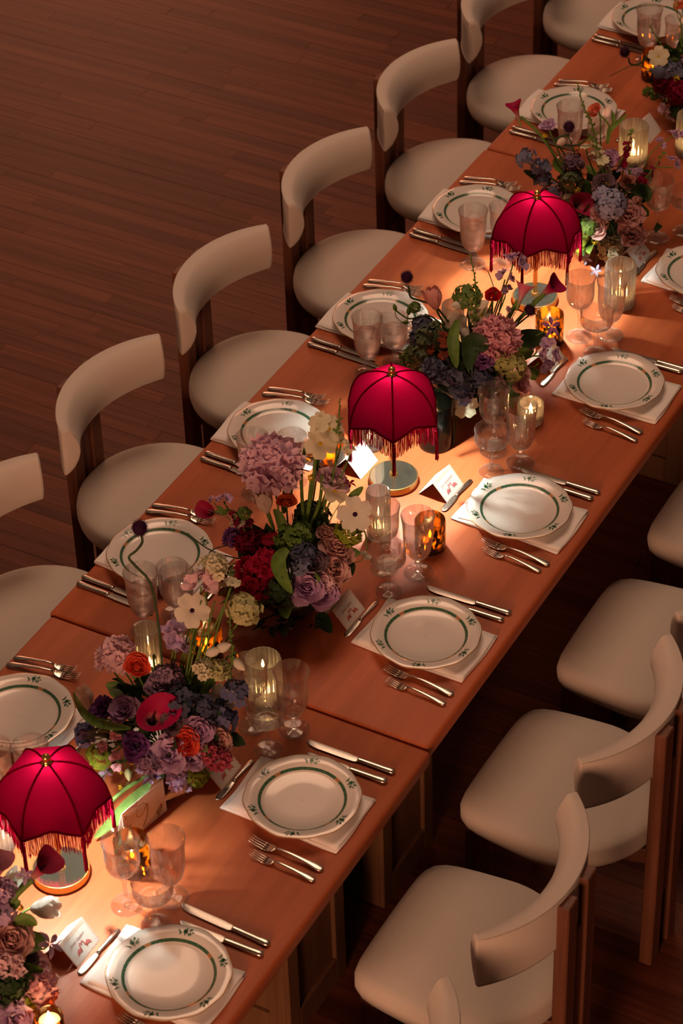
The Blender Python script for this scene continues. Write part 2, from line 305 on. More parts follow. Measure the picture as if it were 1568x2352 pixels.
for k, (xo, y0, lab) in enumerate(((.010, -TL, 'cherry wood banquet table closest to the bottom edge of the photo'), (0., 0, 'cherry wood banquet table in the middle of the long row'), (.003, TL, 'cherry wood banquet table at the top, beyond the second seam'))):
    t = empty('banquet_table', (xo, y0, 0)); tag(t, lab, 'table', 'banquet tables pushed end to end')
    obj('tabletop', rbox((0, .0018, TZ-.042), (TW, TL-.0018, TZ), .010, 3).mesh('tabletop', True, 40), M_table, t)
    pedestal(t, .20, .856, .125, .395); pedestal(t, .20, .856, TL-.37, TL-.095)
# ------------------------------------------------------------------ chairs
def seat_outline(n=72):
    P = []
    for i in range(n):   # back half ellipse, front half rounded trapezoid; u = forward
        a = 2*pi*i/n; cu, cv = cos(a), sin(a)
        if cu <= 0: P.append((.228*cu, .236*cv))
        else:
            e = 8.5; k = (abs(cu)**e+abs(cv)**e)**(-1/e); u = .226*cu*k; v = .236*cv*k
            w = 1-.115*max(0, u/.226)**1.3; u2_ = u*(1+.02*(1-(v/.236)**2)); P.append((u2_, v*w))
    return P
def make_seat():
    O = seat_outline(); R = []
    for sc_, z in ((.55, .392), (.93, .393), (.985, .402), (1.0, .418), (1.0, .434), (.986, .449), (.955, .459), (.88, .466), (.7, .472), (.42, .477), (.12, .479)):
        R.append([(u*sc_, v*sc_, z) for u, v in O])
    return MB().rings(R, True, True, True).mesh('seat')
BT = [(0, .030, .005), (.05, .044, .016), (.14, .057, .030), (.28, .067, .042), (.44, .071, .049), (.60, .070, .049), (.75, .063, .043), (.88, .053, .034), (.96, .043, .027), (1, .034, .021)]
def back_section(e=0.):
    """flat back, bulging front, narrow flat top; e = 0 middle .. 1 tip; (depth, z)"""
    m = e*e
    return [(0, .648+.152*i/7) for i in range(8)]+[(.017*(1-.4*m), .801)]+[(t0*(1-m)+t1*m, .648+.152*s_) for s_, t0, t1 in reversed(BT)]
RB, UC, TH = .330, .092, radians(48.5)
def make_back():
    R = []; n = 36
    for i in range(n+1):
        t = -TH+2*TH*i/n; e = abs(t)/TH; k = 1; sec = back_section(e)
        R.append([(UC-(RB-d*k)*cos(t)-.0*z, (RB-d*k)*sin(t), z+(.0 if e < 1 else 0)) for d, z in sec])
    return MB().rings(R, True, True, True).mesh('backrest', True, 62)
def make_cap(sgn):
    sec = back_section(1.); t = sgn*TH; k = 1; P = []
    cx = sum(d for d, z in sec)/len(sec); cz_ = sum(z for d, z in sec)/len(sec); out = []
    for off, f in ((-.001, 1.), (.004, .93), (.005, .80)):
        ring = []
        for d, z in sec:
            d2, z2 = (cx+(d-cx)*f)*k, cz_+(z-cz_)*f
            ring.append((UC-(RB-d2)*cos(t)+off*sin(abs(t)), (RB-d2)*sin(t)+sgn*off*cos(t), z2))
        out.append(ring)
    return MB().rings(out, True, False, True).mesh('end_panel', True, 50)
def make_seam():
    mb = MB()
    for z in (.652, .797):
        mb.tube([(UC-(RB+.0005)*cos(-TH+2*TH*i/30), (RB+.0005)*sin(-TH+2*TH*i/30), z) for i in range(31)], .0016, 5)
    return mb.mesh('seam')
CH = dict(seat=make_seat(), back=make_back(), capl=make_cap(-1), capr=make_cap(1), seam=make_seam())
def bmesh_box(name, lo, hi, b=.003): return cached((name, lo, hi), lambda: rbox(lo, hi, b, 1).mesh(name, False))
def chair(x, y, side, label, jr=0.):
    r = empty('dining_chair', (x, y, 0), (pi if side == 'R' else 0)+jr); tag(r, label, 'chair', 'upholstered dining chairs along the table')
    obj('seat', CH['seat'], M_fabric, r); b = obj('backrest', CH['back'], M_fabric, r)
    obj('end_panel', CH['capl'], M_fabric, b); obj('end_panel', CH['capr'], M_fabric, b); obj('seam', CH['seam'], M_seam, b)
    for s in (-1, 1):
        v0, v1 = (.025, .0725) if s > 0 else (-.0725, -.025)
        obj('rear_post', bmesh_box('rear_post', (-.258, v0, 0), (-.224, v1, .784)), M_chairwood, r)
        w0, w1 = (.150, .196) if s > 0 else (-.196, -.150)
        obj('front_leg', bmesh_box('front_leg', (.150, w0, 0), (.198, w1, .394)), M_chairwood, r)
        q = obj('side_rail', cached(('rail', s), lambda: rbox((-.01, -.014, .345), (.40, .014, .392), .003, 1).mesh('side_rail', False)), M_chairwood, r, (-.222, s*.05, 0), (0, 0, s*math.atan2(.122, .385)))
    obj('front_rail', bmesh_box('front_rail', (.160, -.15, .345), (.188, .15, .392)), M_chairwood, r)
    obj('post_spacer', bmesh_box('post_spacer', (-.250, -.026, .20), (-.232, .026, .645)), M_chairwood, r)
    return r
ORD = ['first', 'second', 'third', 'fourth', 'fifth', 'sixth', 'seventh', 'eighth']
for i, (x, y, j) in enumerate(((1.29, -.865, .0), (1.300, -.252, .0), (1.275, .333, -.01), (1.268, .893, .015), (1.266, 1.476, .0))):
    chair(x, y, 'R', 'cream upholstered chair with twin rear posts, %s from the bottom on the right side' % ORD[i], j)
for i, (x, y) in enumerate(((-.225, .236), (-.222, .838), (-.229, 1.450), (-.224, 2.062), (-.226, 2.668), (-.235, 3.275), (-.236, 3.880))):
    chair(x, y, 'L', 'cream upholstered chair with curved back, %s from the bottom on the left side' % ORD[i])
# ------------------------------------------------------------------ tableware meshes
def scal(t): return 1+.0085*cos(12*t)+.006*cos(6*t)
def make_plate():
    pr = [(.001, .004), (.050, .004), (.062, .0035), (.066, 0), (.070, 0), (.074, .004), (.095, .0085), (.1325, .0195), (.1332, .0212), (.1320, .0222), (.112, .0180), (.099, .0130), (.092, .0090), (.086, .0076), (.05, .0072), (.001, .0072)]
    return MB().lathe(pr, 96, lambda i, r, z, t: 1+(scal(t)-1)*max(0, min(1, (r-.095)/.037))).mesh('dinner_plate')
def make_gilt():
    pr = [(.1316, .0224), (.1326, .0224), (.1334, .0214)]
    return MB().lathe(pr, 96, lambda i, r, z, t: 1.0008*(1+(scal(t)-1)*max(0, min(1, (r-.095)/.037)))).mesh('gilt_rim')
def make_sprig():
    mb = MB(); rg = random.Random(3)
    def leaf(x, y, a, l, w):
        c_, s_ = cos(a), sin(a); pts = [(0, 0), (.35*l, w), (l, 0), (.35*l, -w)]
        z = lambda X: .0006+.26*(X)   # rides the slope of the rim
        mb.add([(x+p*c_-q*s_, y+p*s_+q*c_, z(x+p*c_-q*s_)) for p, q in pts], [(0, 1, 2, 3)][::1] and [(0, 3, 2, 1)])
    for k in range(7): leaf(0, 0, k*2*pi/7+.2, .0062, .0030)
    for k in range(15):
        a = rg.uniform(0, 2*pi); d = rg.uniform(.006, .0098); leaf(d*cos(a)*.62, d*sin(a)*1.5, a+rg.uniform(-.7, .7), rg.uniform(.0042, .0064), .0018)
    return mb.mesh('sprig', False)
def cloth(lx, ly, th, waves=.0012, seed=1):
    rg = random.Random(seed); ph = [rg.uniform(0, 6) for _ in range(4)]; nx, ny = 16, 12; R = []
    # closed section across x (folded edge rounded), swept along y
    sec = []
    for i in range(9): a = -pi/2+pi*i/8; sec.append((lx/2-th/2+th/2*cos(a), th/2+th/2*sin(a)))
    for i in range(1, nx): sec.append((lx/2-th/2-(lx-th)*i/nx, th))
    for i in range(9): a = pi/2+pi*i/8; sec.append((-lx/2+th/2+th/2*cos(a), th/2+th/2*sin(a)))
    for i in range(1, nx): sec.append((-lx/2+th/2+(lx-th)*i/nx, 0))
    for j in range(ny+1):
        y = -ly/2+ly*j/ny; e = 1-.35*(abs(2*j/ny-1)**8)
        R.append([(x+waves*1.5*sin(y*30+ph[0]), y+waves*2*sin(x*24+ph[1]), (z-th/2)*e+th/2+(waves*sin(x*40+ph[2])*sin(y*33+ph[3]) if z > th*.6 else 0)) for x, z in sec])
    return MB().rings(R, True, True, True)
def make_napkin(seed):
    m = cloth(.302, .184, .0064, .0016, seed=seed); m.join(cloth(.286, .176, .0058, .0016, seed=seed+7), Matrix.Translation((.006, .001, .0058)))
    return m.mesh('napkin')
def loft(secs):   # (x, halfwidth, z, thickness) rounded ribbons along x
    R = []
    for x, w, z, t in secs:
        R.append([(x, w*cos(a), z+t/2+t/2*sin(a)) for a in [2*pi*k/10 for k in range(10)]])
    return MB().rings(R, True, True, True)
def make_fork(l):   # tip at x=-l/2, handle end at +l/2
    k = l/.19
    hd = loft([(l/2, .004*k, .003, .002), (l/2-.004, .0085*k, .003, .0030), (l/2-.016, .0095*k, .0045, .0032), (l/2-.045, .0062*k, .0085, .0032), (l/2-.085, .0040*k, .0115, .0034), (l/2-.112*k, .0032*k, .0105, .0034), (l/2-.122*k, .0042*k, .0080, .003)])
    head = loft([(l/2-.120*k, .0040*k, .0080, .003), (l/2-.128*k, .0095*k, .0050, .0022), (l/2-.138*k, .0122*k, .0026, .0018), (l/2-.147*k, .0124*k, .0024, .0016)])
    x0 = l/2-.146*k; x1 = -l/2
    for i in range(4):
        y = (-.0102+.0068*i)*k
        P = [(x0+(x1-x0)*s, y*(1-.05*s), .0032+.0095*s*s-.0012*sin(pi*s)) for s in (0, .25, .5, .75, 1)]
        head.tube(P, [.0021*k, .0020*k, .0018*k, .0015*k, .0007*k], 5)
    return hd.mesh('handle'), head.mesh('head')
def make_knife(l, ornate):
    h = .095
    hs = [(l/2, .003, .003, .004), (l/2-.003, .0085, .001, .008), (l/2-.012, .0098 if ornate else .0086, 0, .010), (l/2-.03, .0082, 0, .0095), (l/2-.06, .0074, .0005, .0090), (l/2-h+.006, .0066, .001, .0085), (l/2-h+.003, .0082, .0005, .0095), (l/2-h, .0070, .001, .0085)]
    bl = MB(); R = []
    for x, a, b in ((l/2-h+.001, -.0055, .0055), (l/2-h-.006, -.0098, .0072), (l/2-h-.03, -.0104, .0078), (0 if l > .2 else -.01, -.0105, .0082), (-l/2+.03, -.0098, .0086), (-l/2+.012, -.0062, .0086), (-l/2+.003, .0010, .0078), (-l/2, .0050, .0065)):
        R.append([(x, a, .0038), (x, (a+b)/2, .0022), (x, b, .0030), (x, b, .0050), (x, (a+b)/2, .0056), (x, a, .0042)])
    bl.rings(R, True, True, True)
    return loft(hs).mesh('handle'), bl.mesh('blade', True, 30)
def make_butter():
    l = .148
    hs = [(l/2, .003, .001, .003), (l/2-.004, .0065, 0, .005), (l/2-.02, .0068, 0, .006), (l/2-.05, .0048, .0005, .0055), (l/2-.072, .0034, .001, .005), (l/2-.078, .0048, .0008, .0055)]
    bl = loft([(l/2-.077, .0036, .0012, .003), (l/2-.084, .0078, .001, .0026), (-.03, .0090, .001, .0024), (-.055, .0095, .001, .0022), (-.068, .0078, .001, .0020), (-.0735, .0030, .001, .0018)])
    return loft(hs).mesh('handle'), bl.mesh('blade')
def cut(amp, n, z0, z1):
    """wheel-cut pattern: crossed grooves low on the bowl, tall pointed flutes above"""
    zm = z0+(z1-z0)*.42
    def rf(i, r, z, t):
        if z < z0 or z > z1: return 1
        if z < zm:
            s_ = (z-z0)/(zm-z0); g = min(abs(sin(n*t/2+4.2*s_)), abs(sin(n*t/2-4.2*s_))); return 1-amp*(1-min(1, g*2.2))*sin(pi*min(1, .15+.85*s_))**.5
        s_ = (z-zm)/(z1-zm); g = abs(sin(n*t/2)); w = max(0, 1-s_*(1.0 if math.floor(n*t/(2*pi)+.5) % 2 else 1.6)); return 1-amp*1.15*max(0, 1-g*(2.0+2.5*s_))*w**.5
    return rf
def vessel(outer, wall, zb, n=26):   # outer profile bottom->rim, returns closed profile with inner wall
    fine = [(p.x, p.z) for p in spline([(r, 0, z) for r, z in outer], n)]
    z0, z1 = fine[0][1], fine[-1][1]
    inner = [(max(r-(wall-(wall-.0011)*((z-z0)/(z1-z0))**2), .0008), max(z, zb)) for r, z in reversed(fine)]
    return [(.0006, fine[0][1])]+fine+[(fine[-1][0]-.0006, fine[-1][1]+.0006)]+inner+[(.0006, zb)], len(fine)
def glass_set(kind):
    if kind == 'goblet':   # tall stemmed wine goblet, 0.20 m
        bowl = [(.006, .098), (.020, .104), (.032, .116), (.0375, .132), (.0388, .150), (.0385, .168), (.0395, .186), (.0422, .200)]; zs, zb = .098, .107; cutr = (.101, .174); foot = .0365
    elif kind == 'tulip':  # short-stemmed footed tumbler, 0.185 m
        bowl = [(.006, .048), (.017, .053), (.028, .066), (.0345, .088), (.0372, .112), (.0382, .136), (.0388, .160), (.0428, .185)]; zs, zb = .048, .058; cutr = (.052, .156); foot = .0375
    elif kind == 'short':  # small goblet, 0.152 m
        bowl = [(.006, .052), (.018, .057), (.030, .068), (.0355, .084), (.0372, .104), (.0372, .126), (.0395, .152)]; zs, zb = .052, .061; cutr = (.054, .134); foot = .036
    else:                  # coupe, 0.14 m
        bowl = [(.006, .086), (.024, .089), (.040, .097), (.0440, .106), (.0446, .116), (.0440, .127), (.0458, .140)]; zs, zb = .086, .093; cutr = (.088, .132); foot = .0335
    pr, nf = vessel(bowl, .0030, zb); rf0 = cut(.050, 14, *cutr)
    bm_ = MB().lathe(pr, 112, lambda i, r, z, t: rf0(i, r, z, t) if 0 < i <= nf else 1).mesh('bowl', True, 14)
    rs = .0062 if kind != 'coupe' else .0052
    knob = .0105 if kind in ('tulip', 'short') else .0095
    st = [(.0005, .006), (rs+.006, .006), (rs+.0015, .011), (rs, .018), (rs, zs*.45), (rs*.95, zs-.022), (knob, zs-.013), (knob*.95, zs-.008), (rs, zs-.003), (.0068, zs+.001), (.0005, zs+.001)]
    sm = MB().lathe(st, 8).mesh('stem', True, 30)
    ft = [(.0005, .0004), (foot-.002, 0), (foot, .0012), (foot-.0008, .0026), (foot*.6, .0036), (.014, .0056), (.0005, .0066)]
    fm = MB().lathe(ft, 48).mesh('foot')
    zw = bowl[0][1]+(bowl[-1][1]-bowl[0][1])*.62
    wp = [(max(r-.0036, .0006), max(z, zb+.0006)) for r, z in bowl if z < zw]; rw = wp[-1][0]+.0003
    wm = MB().lathe([(.0006, zb+.0006)]+wp+[(rw, zw), (.0006, zw)], 40).mesh('water', True, 50)
    return bm_, sm, fm, wm
GL = {k: glass_set(k) for k in ('goblet', 'tulip', 'short', 'coupe')}
PLATE, GILT, SPRIG = make_plate(), make_gilt(), make_sprig()
NAPK = [make_napkin(s) for s in (1, 4, 9)]
FORK = {l: make_fork(l) for l in (.190, .165)}
KNIFE = {(l, o): make_knife(l, o) for l in (.230, .208) for o in (0, 1)}
BUTTER = make_butter()
def line_thing(name, meshes, mats, tip, end, z, label, cat, group, tilt=0):
    tip, end = Vector(tip), Vector(end); c = (tip+end)/2; d = end-tip
    r = empty(name, (c.x, c.y, z), math.atan2(d.y, d.x)); r.rotation_euler[1] = tilt; tag(r, label, cat, group)
    obj(meshes[0].name.split('.')[0], meshes[0], mats[0], r); obj(meshes[1].name.split('.')[0], meshes[1], mats[1], r); return r
GN = {'goblet': 'clear cut-glass wine goblet on a tall stem', 'tulip': 'tall clear cut-glass footed tumbler', 'short': 'small clear cut-glass goblet', 'coupe': 'shallow clear cut-glass coupe'}
OBST = []
def glass(kind, x, y, where, water=False, z=TZ):
    OBST.append((x, y, .046))
    r = empty(dict(goblet='wine_goblet', tulip='footed_tumbler', short='small_goblet', coupe='coupe_glass')[kind], (x, y, z), (x*37+y*17) % 1)
    tag(r, GN[kind]+(' holding water' if water else '')+', '+where, 'glass', 'cut glassware at the settings'); b, s, f, w = GL[kind]
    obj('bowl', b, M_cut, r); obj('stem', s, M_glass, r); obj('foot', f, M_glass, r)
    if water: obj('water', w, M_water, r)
def ellipse_strip(pts, w):   # flat ribbon through 2-D points
    mb = MB(); P = [Vector((p[0], p[1], 0)) for p in pts]; n = len(P); vs = []
    for i, p in enumerate(P):
        t = (P[min(i+1, n-1)]-P[max(i-1, 0)]).normalized(); q = Vector((-t.y, t.x, 0)); ww = w[i] if isinstance(w, list) else w
        vs += [tuple(p+q*ww), tuple(p-q*ww)]
    return mb.add(vs, [(2*i, 2*i+1, 2*i+3, 2*i+2) for i in range(n-1)])
def make_swan():
    mb = ellipse_strip([(-.011, -.006), (-.008, -.002), (-.004, .0005), (0, -.001), (.0015, -.0045)], [.0002, .0026, .0038, .0030, .0008])
    mb.join(ellipse_strip([(.0005, -.003), (.0032, .002), (.0030, .0068), (.0048, .0094), (.0066, .0086), (.0074, .0060), (.0090, .0042)], [.0012, .0011, .0010, .0010, .0011, .0010, .0002])); return mb.mesh('swan', False)
SWAN = make_swan()
CW, CS = .090, .0655     # ridge length, panel slant length
def make_panel():
    return MB().box((-CW/2, 0, -.0002), (CW/2, CS, .0002)).mesh('panel', False)
def make_border():
    a, b, e = CW/2, CS, .004; mb = MB(); z = .00035
    for lo, hi in (((-a, 0), (a, e)), ((-a, b-e*2.2), (a, b)), ((-a, e), (-a+e, b-e*2.2)), ((a-e, e), (a, b-e*2.2))):
        mb.add([(lo[0], lo[1], z), (hi[0], lo[1], z), (hi[0], hi[1], z), (lo[0], hi[1], z)], [(0, 1, 2, 3)])
    return mb.mesh('border', False)
PANEL, BORDER = make_panel(), make_border()
def lettering(text, size, mat, parent, M):
    c = bpy.data.curves.new('lettering', 'FONT'); c.body = text; c.size = size; c.align_x = 'CENTER'; c.shear = .38; c.space_character = .92; c.materials.append(mat)
    t = bpy.data.objects.new('lettering_text', c); COL.objects.link(t); me = bpy.data.meshes.new_from_object(t); bpy.data.objects.remove(t); bpy.data.curves.remove(c); me.materials.clear()
    return obj('lettering', me, mat, parent, M=M)
def place_card(x, y, side, where, text, rz=0.):
    """tent card; ridge along the table, printed face towards the diner"""
    r = empty('place_card', (x, y, TZ), (0 if side == 'R' else pi)+rz); tag(r, 'folded ivory place card with two pink swans, '+where, 'place card', 'place cards at the settings')
    h = .0505
    for nm, s in (('front_panel', 1), ('back_panel', -1)):
        # panel frame: local x = along ridge (+y world for side R), local y = up the slope from the foot to the ridge
        foot = Vector((s*.0425, 0, 0)); up = (Vector((0, 0, h))-foot).normalized(); along = Vector((0, s, 0)); nrm = along.cross(up)
        M = Matrix(((along.x, up.x, nrm.x, foot.x), (along.y, up.y, nrm.y, foot.y), (along.z, up.z, nrm.z, foot.z), (0, 0, 0, 1)))
        p = obj(nm, PANEL, M_card, r, M=M)
        if s > 0:
            obj('border', BORDER, M_cardedge, p)
            obj('swan', SWAN, M_swan, p, (-.010, .0215, .0006), scale=(1.25, 1.25, 1)); obj('swan', SWAN, M_swan, p, (.0115, .0215, .0006), scale=(-1.25, 1.25, 1))
            if text: lettering(text, .0095, M_ink, p, Matrix.Translation((-.002, .0395, .0006)))
    return r
# ------------------------------------------------------------------ the settings
SET = dict(R1=(.887, -.873), R2=(.883, -.293), R3=(.877, .325), R4=(.869, .859), R5=(.863, 1.457), R6=(.871, 2.05), L0=(.155, -.356), L1=(.145, .292), L2=(.160, .863), L3=(.159, 1.44), L4=(.158, 2.052), L5=(.168, 2.698), L6=(.158, 3.33))
OFFS = {'R2': dict(f1=((-.059, -.146), (.142, -.152)), f2=((-.027, -.183), (.135, -.188)), k1=((-.094, .184), (.133, .188))), 'R1': dict(k1=((-.093, .195), (.137, .186)), k2=((-.069, .150), (.139, .154))), 'R4': dict(f1=((-.038, -.133), (.151, -.142)), f2=((-.02, -.164), (.142, -.175)), k1=((-.084, .170), (.146, .174)), k2=((-.068, .143), (.140, .144))), 'R5': dict(f1=((-.043, -.124), (.146, -.143)), f2=((-.015, -.167), (.148, -.181)), k1=((-.082, .165), (.149, .170)))}
for key, (px, py) in SET.items():
    side, n = key[0], int(key[1]); R_ = side == 'R'; s = 1 if R_ else -1
    where = '%s %s-side setting from the bottom' % (ORD[n-1 if R_ else n], 'right' if R_ else 'left')
    rg = random.Random(hash(key) % 1 + n*7 + (0 if R_ else 50))
    nx = .872 if R_ else .150; ny = py+(.001 if R_ else .004)
    nap = obj('napkin', NAPK[n % 3], M_linen, None, (nx, ny, TZ+.0006), (0, 0, (0 if R_ else pi)+rg.uniform(-.02, .02))); tag(nap, 'folded white linen napkin under the plate, '+where, 'napkin', 'folded napkins at the settings')
    pl = obj('dinner_plate', PLATE, M_plate, None, (px, py, TZ+.0136), (0, 0, rg.choice((-.04, 0, .05))+(.53 if R_ else -.53))); tag(pl, 'white scalloped plate with green leaf band and sprigs, '+where, 'plate', 'dinner plates at the settings')
    obj('gilt_rim', GILT, M_gold, pl)
    for i in range(6):
        a = i*pi/3+.27; rr_ = .1168; obj('sprig', SPRIG, M_green, pl, (rr_*cos(a), rr_*sin(a), .0190+.0006), (0, 0, a))
    base = dict(f1=((-.046, -.130), (.144, -.138)), f2=((-.022, -.167), (.143, -.176)), k1=((-.091, .176), (.139, .184)), k2=((-.074, .147), (.134, .153)), b=((-.183, -.072), (-.175, .076))) if R_ else dict(f1=((-.048, -.190), (.138, -.151)), f2=((-.026, -.208), (.136, -.179)), k1=((-.080, .176), (.140, .168)), k2=((-.064, .150), (.142, .142)), b=((-.176, -.072), (-.180, .074)))
    base.update(OFFS.get(key, {}))
    W2 = lambda p: (px+s*p[0], py+s*p[1])
    Z = TZ+.0006
    for nm, l, lab in (('f1', .190, 'silver dinner fork nearer the plate, '), ('f2', .165, 'smaller silver fork farther from the plate, ')):
        t, e = [Vector(W2(q)) for q in base[nm]]; d = (e-t).normalized(); c = (t+e)/2
        line_thing('fork', FORK[l], (M_silver, M_silver), c-d*l/2, c+d*l/2, Z, lab+where, 'fork', 'silver forks at the settings')
    for nm, l, o_, lab in (('k1', .230, n % 2, 'long silver table knife farther from the plate, '), ('k2', .208, (n+1) % 2, 'shorter silver knife nearer the plate, ')):
        t, e = [Vector(W2(q)) for q in base[nm]]; d = (e-t).normalized()
        if not R_: t = e-d*l
        line_thing('table_knife', KNIFE[(l, o_)], (M_silver, M_steel), t, t+d*l, Z, lab+where, 'knife', 'silver knives at the settings')
    t, e = [Vector(W2(q)) for q in base['b']]
    line_thing('butter_knife', BUTTER, (M_silver, M_silver), t, e, Z, 'small silver butter knife beside the napkin, '+where, 'knife', 'butter knives at the settings')
for key, kind, x, y, w in [('R1', 'goblet', 0.689, -0.728, 0), ('R1', 'tulip', 0.762, -0.663, 0), ('R1', 'coupe', 0.776, -0.749, 0), ('R2', 'goblet', 0.652, -0.115, 0), ('R2', 'tulip', 0.742, -0.083, 0), ('R2', 'coupe', 0.722, -0.169, 0), ('R3', 'goblet', 0.658, 0.523, 0), ('R3', 'tulip', 0.741, 0.547, 0), ('R3', 'coupe', 0.708, 0.450, 0), ('R4', 'goblet', 0.690, 1.073, 0), ('R4', 'tulip', 0.775, 1.059, 0), ('R4', 'coupe', 0.724, 0.991, 0), ('R5', 'goblet', 0.674, 1.640, 0), ('R5', 'tulip', 0.748, 1.685, 0), ('R5', 'coupe', 0.747, 1.590, 0), ('R6', 'goblet', 0.668, 2.189, 0), ('R6', 'coupe', 0.725, 2.257, 0), ('R6', 'tulip', 0.807, 2.233, 0), ('L0', 'goblet', 0.353, -0.572, 0), ('L0', 'tulip', 0.272, -0.603, 0), ('L1', 'tulip', 0.247, 0.057, 1), ('L1', 'short', 0.282, 0.140, 0), ('L1', 'goblet', 0.335, 0.080, 1), ('L2', 'tulip', 0.219, 0.638, 0), ('L2', 'short', 0.286, 0.722, 0), ('L3', 'tulip', 0.231, 1.233, 1), ('L3', 'short', 0.275, 1.305, 1), ('L4', 'tulip', 0.252, 1.830, 1), ('L4', 'goblet', 0.331, 1.864, 0), ('L5', 'tulip', 0.257, 2.473, 0), ('L5', 'short', 0.329, 2.528, 0), ('L6', 'tulip', 0.230, 3.122, 1), ('L6', 'short', 0.312, 3.155, 0)]:
    glass(kind, x, y, '%s %s-side setting from the bottom' % (ORD[int(key[1])-(1 if key[0] == 'R' else 0)], 'right' if key[0] == 'R' else 'left'), bool(w))
for key, x, y, tx, rz in [('R1', .649, -.884, 'Jenny Vanderh', 0), ('R2', .653, -.290, 'Chloe Alford', .03), ('R3', .647, .320, 'Jenny Casson', 0), ('R4', .641, .868, 'Jack Vandersmit', -.03), ('R5', .643, 1.488, 'Emma Willis', .03), ('R6', .648, 2.062, 'Lucy Harding', .03), ('L0', .360, -.330, '', .1), ('L1', .372, .300, '', 0), ('L2', .394, .857, '', -.03), ('L5', .400, 2.703, '', 0), ('L4', .392, 2.06, '', 0)]:
    place_card(x, y, key[0], '%s %s-side setting from the bottom' % (ORD[int(key[1])-(1 if key[0] == 'R' else 0)], 'right' if key[0] == 'R' else 'left'), tx, rz)
# table number card: landscape tent card reading 9
nc = empty('table_number_card', (.603, -.510, TZ), math.atan2(.134, .025)); tag(nc, 'cream card with an olive number 9 and floral corners, beside the lamp', 'table number')
def strip_mesh(pts, w, name): return ellipse_strip(pts, w).mesh(name, False)
for nm, lean in (('front_panel', -.006), ('back_panel', .048)):
    h = .096
    m = MB(); sl = -1 if nm == 'front_panel' else 1
    foot = Vector((0, -lean*0+(.0 if sl < 0 else .030), 0)); top = Vector((0, .004, h)); up = (top-foot); L_ = up.length; up.normalize(); al = Vector((1, 0, 0)); nr = al.cross(up)
    M = Matrix(((al.x, up.x, nr.x, foot.x), (al.y, up.y, nr.y, foot.y), (al.z, up.z, nr.z, foot.z), (0, 0, 0, 1)))
    p = obj(nm, MB().box((-.068, 0, -.0003), (.068, L_, .0003)).mesh(nm, False), M_card, nc, M=M)
    if sl < 0:
        P9 = [(.012, .066), (.002, .078), (-.012, .078), (-.020, .066), (-.018, .052), (-.008, .047), (.005, .054), (.012, .068), (.015, .060), (.012, .042), (.004, .024), (-.006, .012)]
        sp9 = spline([(a, b, 0) for a, b in P9], 50)
        obj('numeral', strip_mesh([(q.x*1.05, q.y, 0) for q in sp9], [.0007+.0007*(i/50 > .55) for i in range(51)], 'numeral'), M_olive, p, (-.004, 0, .0008))
        rg = random.Random(8)
        def blot(nm_, cx, cy, n, spread, mat, s0):
            mb = MB()
            for _ in range(n):
                a = rg.uniform(0, 2*pi); x, y = cx+rg.gauss(0, spread), cy+rg.gauss(0, spread*.7); x = max(-.066, min(.066, x)); y = max(.002, min(.093, y)); l = s0*rg.uniform(.6, 1.3)
                mb.add([(x-l*cos(a), y-l*sin(a), 0), (x+.4*l*sin(a), y-.4*l*cos(a), 0), (x+l*cos(a), y+l*sin(a), 0), (x-.4*l*sin(a), y+.4*l*cos(a), 0)], [(0, 1, 2, 3)])
            obj(nm_, mb.mesh(nm_, False), mat, p, (0, 0, .0007+rg.uniform(0, .0002)))
        blot('printed_leaves', .046, .018, 26, .010, M_olive, .0038); blot('printed_flowers', .052, .030, 9, .006, M_swan, .0045); blot('printed_flowers', -.052, .045, 8, .006, M_swan, .004); blot('printed_flowers', -.026, .090, 6, .005, M_swan, .004); blot('printed_leaves', -.055, .078, 6, .004, M_olive, .003)
        lf = strip_mesh([(-.010, .004), (.006, .012), (.022, .012), (.036, .017)], .0004, 'printed_stem'); obj('printed_stem', lf, M_olive, p, (0, 0, .0008))
